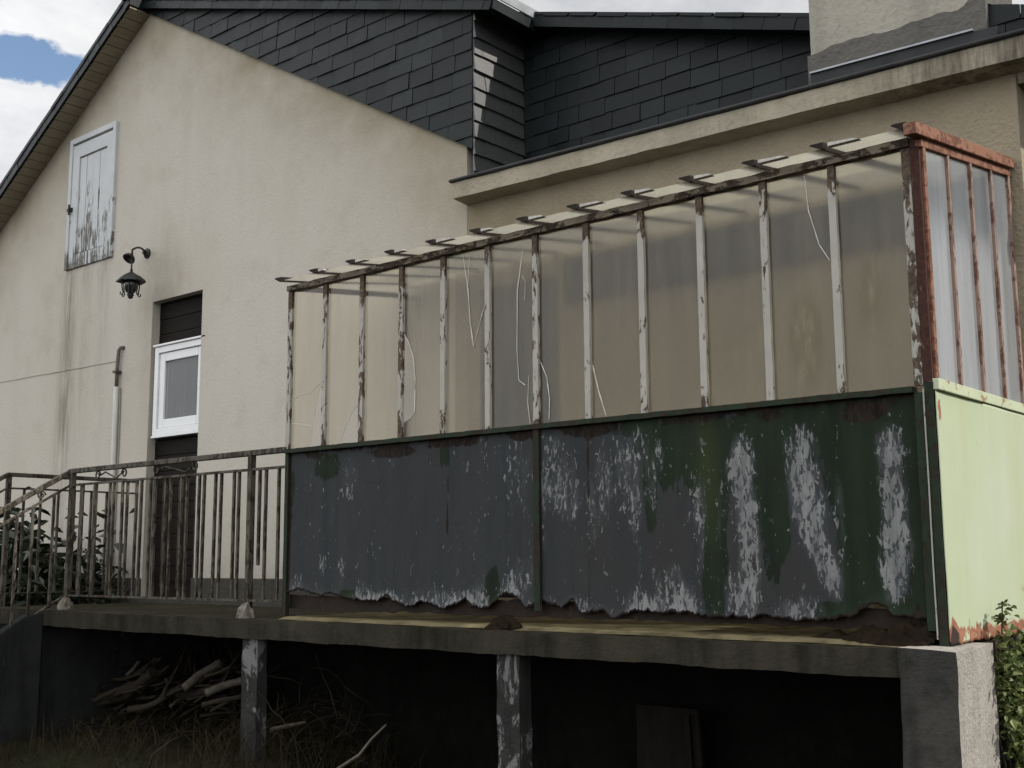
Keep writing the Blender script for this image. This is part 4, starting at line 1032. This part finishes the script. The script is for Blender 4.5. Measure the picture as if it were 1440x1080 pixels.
o = MB().tube(pts, [.002 + .003 * abs(fbm(p[0] * 9, 2)) for p in pts], 6).build('wall_cable', M['cable']); rebase(o, (-9.8, D, 2.1))
tag(o, 'thin grey cable running level across the cream wall to the pipe', 'cable')

# ------------------------------------------------------------------ PLANTS
def leaf_cloud(pts, size, aspect, rng, droop=.3, up=.5):
    mb = MB(); tint = []
    for p in pts:
        s_ = size * rng.uniform(.6, 1.35); d = Vector((rng.gauss(0, 1), rng.gauss(0, 1) - .25, rng.gauss(up, .6))).normalized()
        sd = d.cross(Vector((rng.gauss(0, .4), rng.gauss(0, .4), 1))).normalized(); nrm = sd.cross(d); w2 = s_ / aspect / 2; b = len(mb.v); p = Vector(p)
        fold = nrm * w2 * .35
        for q in (p, p + d * s_ * .35 + sd * w2 + fold, p + d * s_ * .75 + sd * w2 * .8 + fold - Vector((0, 0, s_ * droop * .3)), p + d * s_ - Vector((0, 0, s_ * droop)), p + d * s_ * .75 - sd * w2 * .8 + fold - Vector((0, 0, s_ * droop * .3)), p + d * s_ * .35 - sd * w2 + fold): mb.v.append(tuple(q))
        mb.f.append((b, b + 1, b + 2, b + 3)); mb.f.append((b, b + 3, b + 4, b + 5)); tt = rng.random() ** 1.5; tint += [tt, tt * .85]
    mb.att['tint'] = ('FACE', tint); return mb
def shrub(name, label, c, rad, n, size, seed, stems=9):
    rng = random.Random(seed); root = thing(name, label, 'shrub', c)
    cz = c[2]; sm_ = MB(); tips = []
    for k in range(stems):
        a = rng.uniform(0, 6.28); rr = rng.uniform(.2, 1.0); tip = (c[0] + math.cos(a) * rad[0] * rr, c[1] + math.sin(a) * rad[1] * rr, cz + rad[2] * rng.uniform(.55, 1.0) * (1 - .25 * rr))
        mid = (c[0] + (tip[0] - c[0]) * .35, c[1] + (tip[1] - c[1]) * .35, cz + (tip[2] - cz) * .55)
        sm_.tube([(c[0] + rng.uniform(-.06, .06), c[1] + rng.uniform(-.06, .06), cz - .05), mid, tip], [.018, .012, .004], 6); tips += [tip, mid]
    sm_.build('stem', M['wood_dead'], root)
    pts = []
    while len(pts) < n:
        t_ = rng.choice(tips); q = (t_[0] + rng.gauss(0, .13), t_[1] + rng.gauss(0, .13), t_[2] + rng.gauss(-.05, .17))
        if q[1] < D - .04 and q[2] > cz and (q[0] < gx_ - .03 or q[1] > .1 or True): pts.append(q)
    leaf_cloud(pts, size, 2.6, rng, .25, .2).build('foliage', M['leaf_dark'], root, fix=False)
    return root
shrub('evergreen_shrub', 'large dark broad leaved evergreen bush beside the steps against the wall', (-8.35, .45, gz(-8.35, .45)), (.85, .5, 1.50), 4000, .14, 31, 30)
shrub('evergreen_shrub', 'small dark leafy bush by the wall behind the landing guard rail', (-7.52, .80, gz(-7.5, .8)), (.26, .2, 1.65), 700, .12, 32, 10)
IV = thing('ivy', 'sunlit green ivy climbing beside the raw concrete corner pier', 'ivy', (.15, .6, -1.25))
rng = random.Random(5); pts = []
while len(pts) < 7500:
    y = rng.uniform(.20, 1.35); z = rng.uniform(-1.3, .10); top = .06 - .10 * max(0, (.42 - y) / .2) + .05 * math.sin(y * 9)
    if z > top + rng.gauss(0, .02): continue
    edge = .225 + .035 * math.sin(z * 9) + .02 * math.sin(z * 23) + (.03 if z > -.1 else 0)
    if y < edge + rng.gauss(0, .012): continue
    pts.append((.075 + abs(rng.gauss(.0, .065)) + .05 * fbm(y * 4, z * 4), y, z))
for k in range(26): pts.append((.05 + rng.uniform(0, .05), .40 + rng.gauss(0, .016), .06 + rng.uniform(0, .10)))
leaf_cloud(pts, .030, 1.25, rng, .25, .1).build('foliage', M['ivy'], IV, fix=False)
st_ = MB()
for k in range(12):
    y = .27 + k * .09; x = .07; pl_ = []
    for j in range(12): pl_.append((x + .02 * fbm(j * .5, k), y + .06 * fbm(j * .4, k + 20), -1.3 + j * .12))
    st_.tube(pl_, .006, 5)
st_.tube([(.06, .40, .03), (.065, .402, .10), (.07, .40, .16)], .003, 5)
st_.build('stem', M['wood_dead'], IV)

# ------------------------------------------------------------------ UNDER THE TERRACE
rng = random.Random(12)
def log_mesh(L, r0, r1, bend, seed, stubs=0):
    rr = random.Random(seed); mb = MB(); N = 9; pts = []; rad = []
    for k in range(N):
        a = k / (N - 1); pts.append((bend * math.sin(a * 2.4) * .5 + .01 * rr.uniform(-1, 1), bend * .4 * math.sin(a * 4) , L * (a - .5))); rad.append((r0 + (r1 - r0) * a) * rr.uniform(.93, 1.07))
    mb.tube(pts, rad, 10)
    for k in range(stubs):
        i = rr.randint(2, N - 3); a = rr.uniform(0, 6.28); p = Vector(pts[i]); q = p + Vector((math.cos(a), math.sin(a), .7)) * rr.uniform(.06, .16)
        mb.tube([p, q], [r1 * .55, r1 * .3], 6)
    return mb
protos = [log_mesh(1.0, .045, .036, .05, 1, 1), log_mesh(.9, .034, .026, .09, 2, 1), log_mesh(1.1, .025, .018, .12, 3, 2), log_mesh(.8, .055, .05, .03, 4, 0)]
pm = [None] * 4
def put_log(k, c, d, label, scale=1.0, mat=None, roll=0, fat=1.0):
    if pm[k] is None:
        pm[k] = protos[k].build('log', M['wood_dead'], smooth=True); o = pm[k]
        for p in o.data.polygons:
            if len(p.vertices) > 4: p.use_smooth = False
    else:
        o = pm[k].copy(); COL.objects.link(o)
    o.location = c; d = Vector(d).normalized(); q = Vector((0, 0, 1)).rotation_difference(d); o.rotation_mode = 'QUATERNION'; o.rotation_quaternion = q @ Matrix.Rotation(roll, 4, 'Z').to_quaternion(); o.scale = (scale * fat, scale * fat, scale)
    tag(o, label, 'log', 'branches piled beneath the terrace')
    return o
gen = 'grey weathered branch lying in the dim wood pile beneath the terrace'
def lg(px0, py0, px1, py1, y0, y1, k, label=gen, fat=1.0):
    a = Vector(at(px0, py0, 1, y0)); b = Vector(at(px1, py1, 1, y1)); L = (b - a).length; base = (1.0, .9, 1.1, .8)[k]
    return put_log(k, (a + b) / 2, b - a, label, L / base, roll=rng.uniform(0, 6.28), fat=fat * (1.5 if label != gen else rng.uniform(1.0, 1.9)))
pale = lg(258, 968, 312, 930, .30, .52, 3, 'thick pale barkless log propped at the right of the wood pile'); pale.data = pale.data.copy(); pale.data.materials[0] = M['wood_pale']
lg(163, 976, 232, 945, .28, .50, 0, 'stout grey log with a cut end in the middle of the wood pile')
lg(130, 986, 190, 965, .20, .36, 1, 'short log with a splintered end low in the wood pile')
lg(88, 972, 170, 928, .42, .66, 1, 'long split branch at the far left of the wood pile')
lg(178, 950, 196, 930, .42, .52, 3, 'small pale stub standing up behind the wood pile')
lg(290, 975, 345, 955, .22, .38, 3, 'fat dark log beside the left pier of the terrace')
lg(285, 992, 340, 978, .12, .26, 0, 'thick log low down against the left pier')
lg(228, 980, 240, 958, .2, .5, 2, 'short pale stick upright in the wood pile')
lg(240, 993, 264, 985, .02, .2, 1, 'pale broken stick lying in front of the wood pile')
for k in range(26):
    px = rng.uniform(95, 320); py = rng.uniform(950, 1005) ; dx = rng.uniform(35, 85); dy = -dx * rng.uniform(.25, .62)
    lg(px, py, px + dx, py + dy, *(lambda y: (y, y + rng.uniform(.05, .22)))(rng.uniform(.15, .6)), rng.choice((0, 1, 2, 2, 1)))
mb = MB(); rb_ = random.Random(41)
for k in range(330):
    px = rb_.uniform(70, 345); py = rb_.uniform(945, 1045); y_ = rb_.uniform(.28, .85)
    a = Vector(at(px, py, 1, y_))
    if a.z < gz(a.x, a.y) - .02: a.z = gz(a.x, a.y)
    L_ = rb_.uniform(.15, .6); d = Vector((rb_.gauss(.0, .45), rb_.gauss(.6, .4), rb_.gauss(.28, .22))).normalized(); p = [a]
    for q in range(4): d = (d + Vector((rb_.gauss(0, .16), rb_.gauss(0, .16), rb_.gauss(-.02, .12)))).normalized(); p.append(p[-1] + d * L_ / 4)
    r_ = rb_.choice((.003, .004, .006, .009, .012)); mb.tube(p, [r_, r_ * .95, r_ * .85, r_ * .7, r_ * .5], 5)
for k in range(90):
    px = rb_.uniform(365, 520); py = rb_.uniform(985, 1075); y_ = rb_.uniform(-.2, .6); a = Vector(at(px, py, 1, y_)); L_ = rb_.uniform(.15, .5)
    d = Vector((rb_.gauss(.0, .7), rb_.gauss(0, .5), rb_.gauss(.35, .4))).normalized(); p = [a]
    for q in range(5): d = (d + Vector((rb_.gauss(0, .25), rb_.gauss(0, .25), rb_.gauss(-.12, .2)))).normalized(); p.append(p[-1] + d * L_ / 5)
    r_ = rb_.choice((.0018, .0025, .004)); mb.tube(p, [r_ * (1 - .12 * q) for q in range(6)], 4)
o = mb.build('brushwood', M['brush'], smooth=True); rebase(o, (-5.5, .3, -.9)); tag(o, 'tangled heap of dead twigs and brush filling the left bay beneath the terrace', 'brushwood', kind='stuff')
bk = thing('leaning_board', 'dark old board leaning upright in the shadow beneath the terrace', 'board', (-1.8, .9, -1.25))
a0 = at(905, 993, 1, .92); a1 = at(990, 993, 1, .92)
MB().prism([(-.2, -1.3), (.24, -1.3), (.19, -.43), (-.19, -.43)], (-1.82, .86, 0), UX, UZ, (0, 1, 0), 0, .03).build('plank', M['board'], bk, bevel=.006)
MB().prism([(.15, -1.28), (.19, -1.28), (.15, -.46), (.12, -.46)], (-1.82, .856, 0), UX, UZ, (0, 1, 0), -.02, 0).build('batten', M['board'], bk)
def stick(name, pts, r, label, mat='wood_pale'):
    o = MB().tube(pts, [r * (1 - .5 * k / (len(pts) - 1)) for k in range(len(pts))], 7).build(name, M[mat], smooth=True); rebase(o, pts[0]); tag(o, label, 'stick'); return o
stick('dead_stick', [at(470, 1085, 1, -.3), at(505, 1062, 1, -.28), at(522, 1040, 1, -.25), at(543, 1019, 1, -.2)], .010, 'pale bare stick slanting up from the dry weeds between two piers')
stick('dead_stick', [at(382, 1027, 1, -.35), at(405, 1021, 1, -.33), at(430, 1016, 1, -.3)], .016, 'short thick stick lying on weeds right of the left pier', 'wood_dead')
stick('dead_stick', [at(208, 1085, 1, -.6), at(214, 1062, 1, -.58), at(240, 1042, 1, -.5), at(258, 1034, 1, -.4)], .007, 'thin arched twig in the weeds below the wood pile', 'wood_dead')
# dry weeds and brambles: uncountable
mb = MB()
rng = random.Random(77)
def blade(p, h, lean):
    p = Vector(p); d = Vector((rng.gauss(0, 1), rng.gauss(0, 1), 0)) * lean; w2 = rng.uniform(.0012, .003)
    s_ = Vector((rng.uniform(-1, 1), rng.uniform(-1, 1), 0)).normalized() * w2; b = len(mb.v)
    m_ = p + d * .35 + Vector((0, 0, h * .65)); e = p + d + Vector((0, 0, h))
    mb.v += [tuple(p - s_), tuple(p + s_), tuple(m_ + s_ * .8), tuple(m_ - s_ * .8), tuple(e)]
    mb.f += [(b, b + 1, b + 2, b + 3), (b + 3, b + 2, b + 4)]
for k in range(5200):
    x = rng.uniform(-7.0, -2.3); y = rng.uniform(-.9, .75)
    d = math.exp(-((x + 3.7) / .9) ** 2) + .5 * math.exp(-((x + 5.6) / 1.0) ** 2)
    if rng.random() > d: continue
    blade((x, y, gz(x, y) - .01), rng.uniform(.05, .32) * (.5 + .8 * d), rng.uniform(.05, .45))
for k in range(3000):
    x = rng.uniform(-7.5, 2.5); y = rng.uniform(-3.5, .3); blade((x, y, gz(x, y) - .01), rng.uniform(.04, .14), rng.uniform(.01, .08))
o = mb.build('dry_weeds', M['straw'], fix=False); rebase(o, (-4, -.3, -1.1)); tag(o, 'tangle of dry weeds and dead grass around the foot of the piers', 'weeds', kind='stuff')
# leaf litter heaped against the foot of the right-hand panel, inside and under it
mb = MB(); n_ = 40
for j in range(n_ + 1):
    for i in range(n_ + 1):
        x = -.75 + .70 * i / n_; y = -.10 + .32 * j / n_
        hgt = .075 * math.exp(-(((x + .17) / .17) ** 2 + ((y - .03) / .08) ** 2)) + .03 * math.exp(-(((x + .45) / .15) ** 2 + ((y - .05) / .07) ** 2))
        mb.v.append((x, y, (-.03 if hgt < .010 else .003) + hgt * (1 + .8 * fbm(x * 18, y * 18)) - .006 * (hgt < .004) + .012 * fbm(x * 40, y * 40) * min(1, hgt * 40)))
for j in range(n_):
    for i in range(n_): a = j * (n_ + 1) + i; mb.f.append((a, a + 1, a + n_ + 2, a + n_ + 1))
o = mb.build('leaf_litter', M['litter'], fix=False); rebase(o, (-.25, .03, 0)); tag(o, 'heap of rotten brown leaf litter under the right end of the front panel', 'leaf litter', kind='stuff')
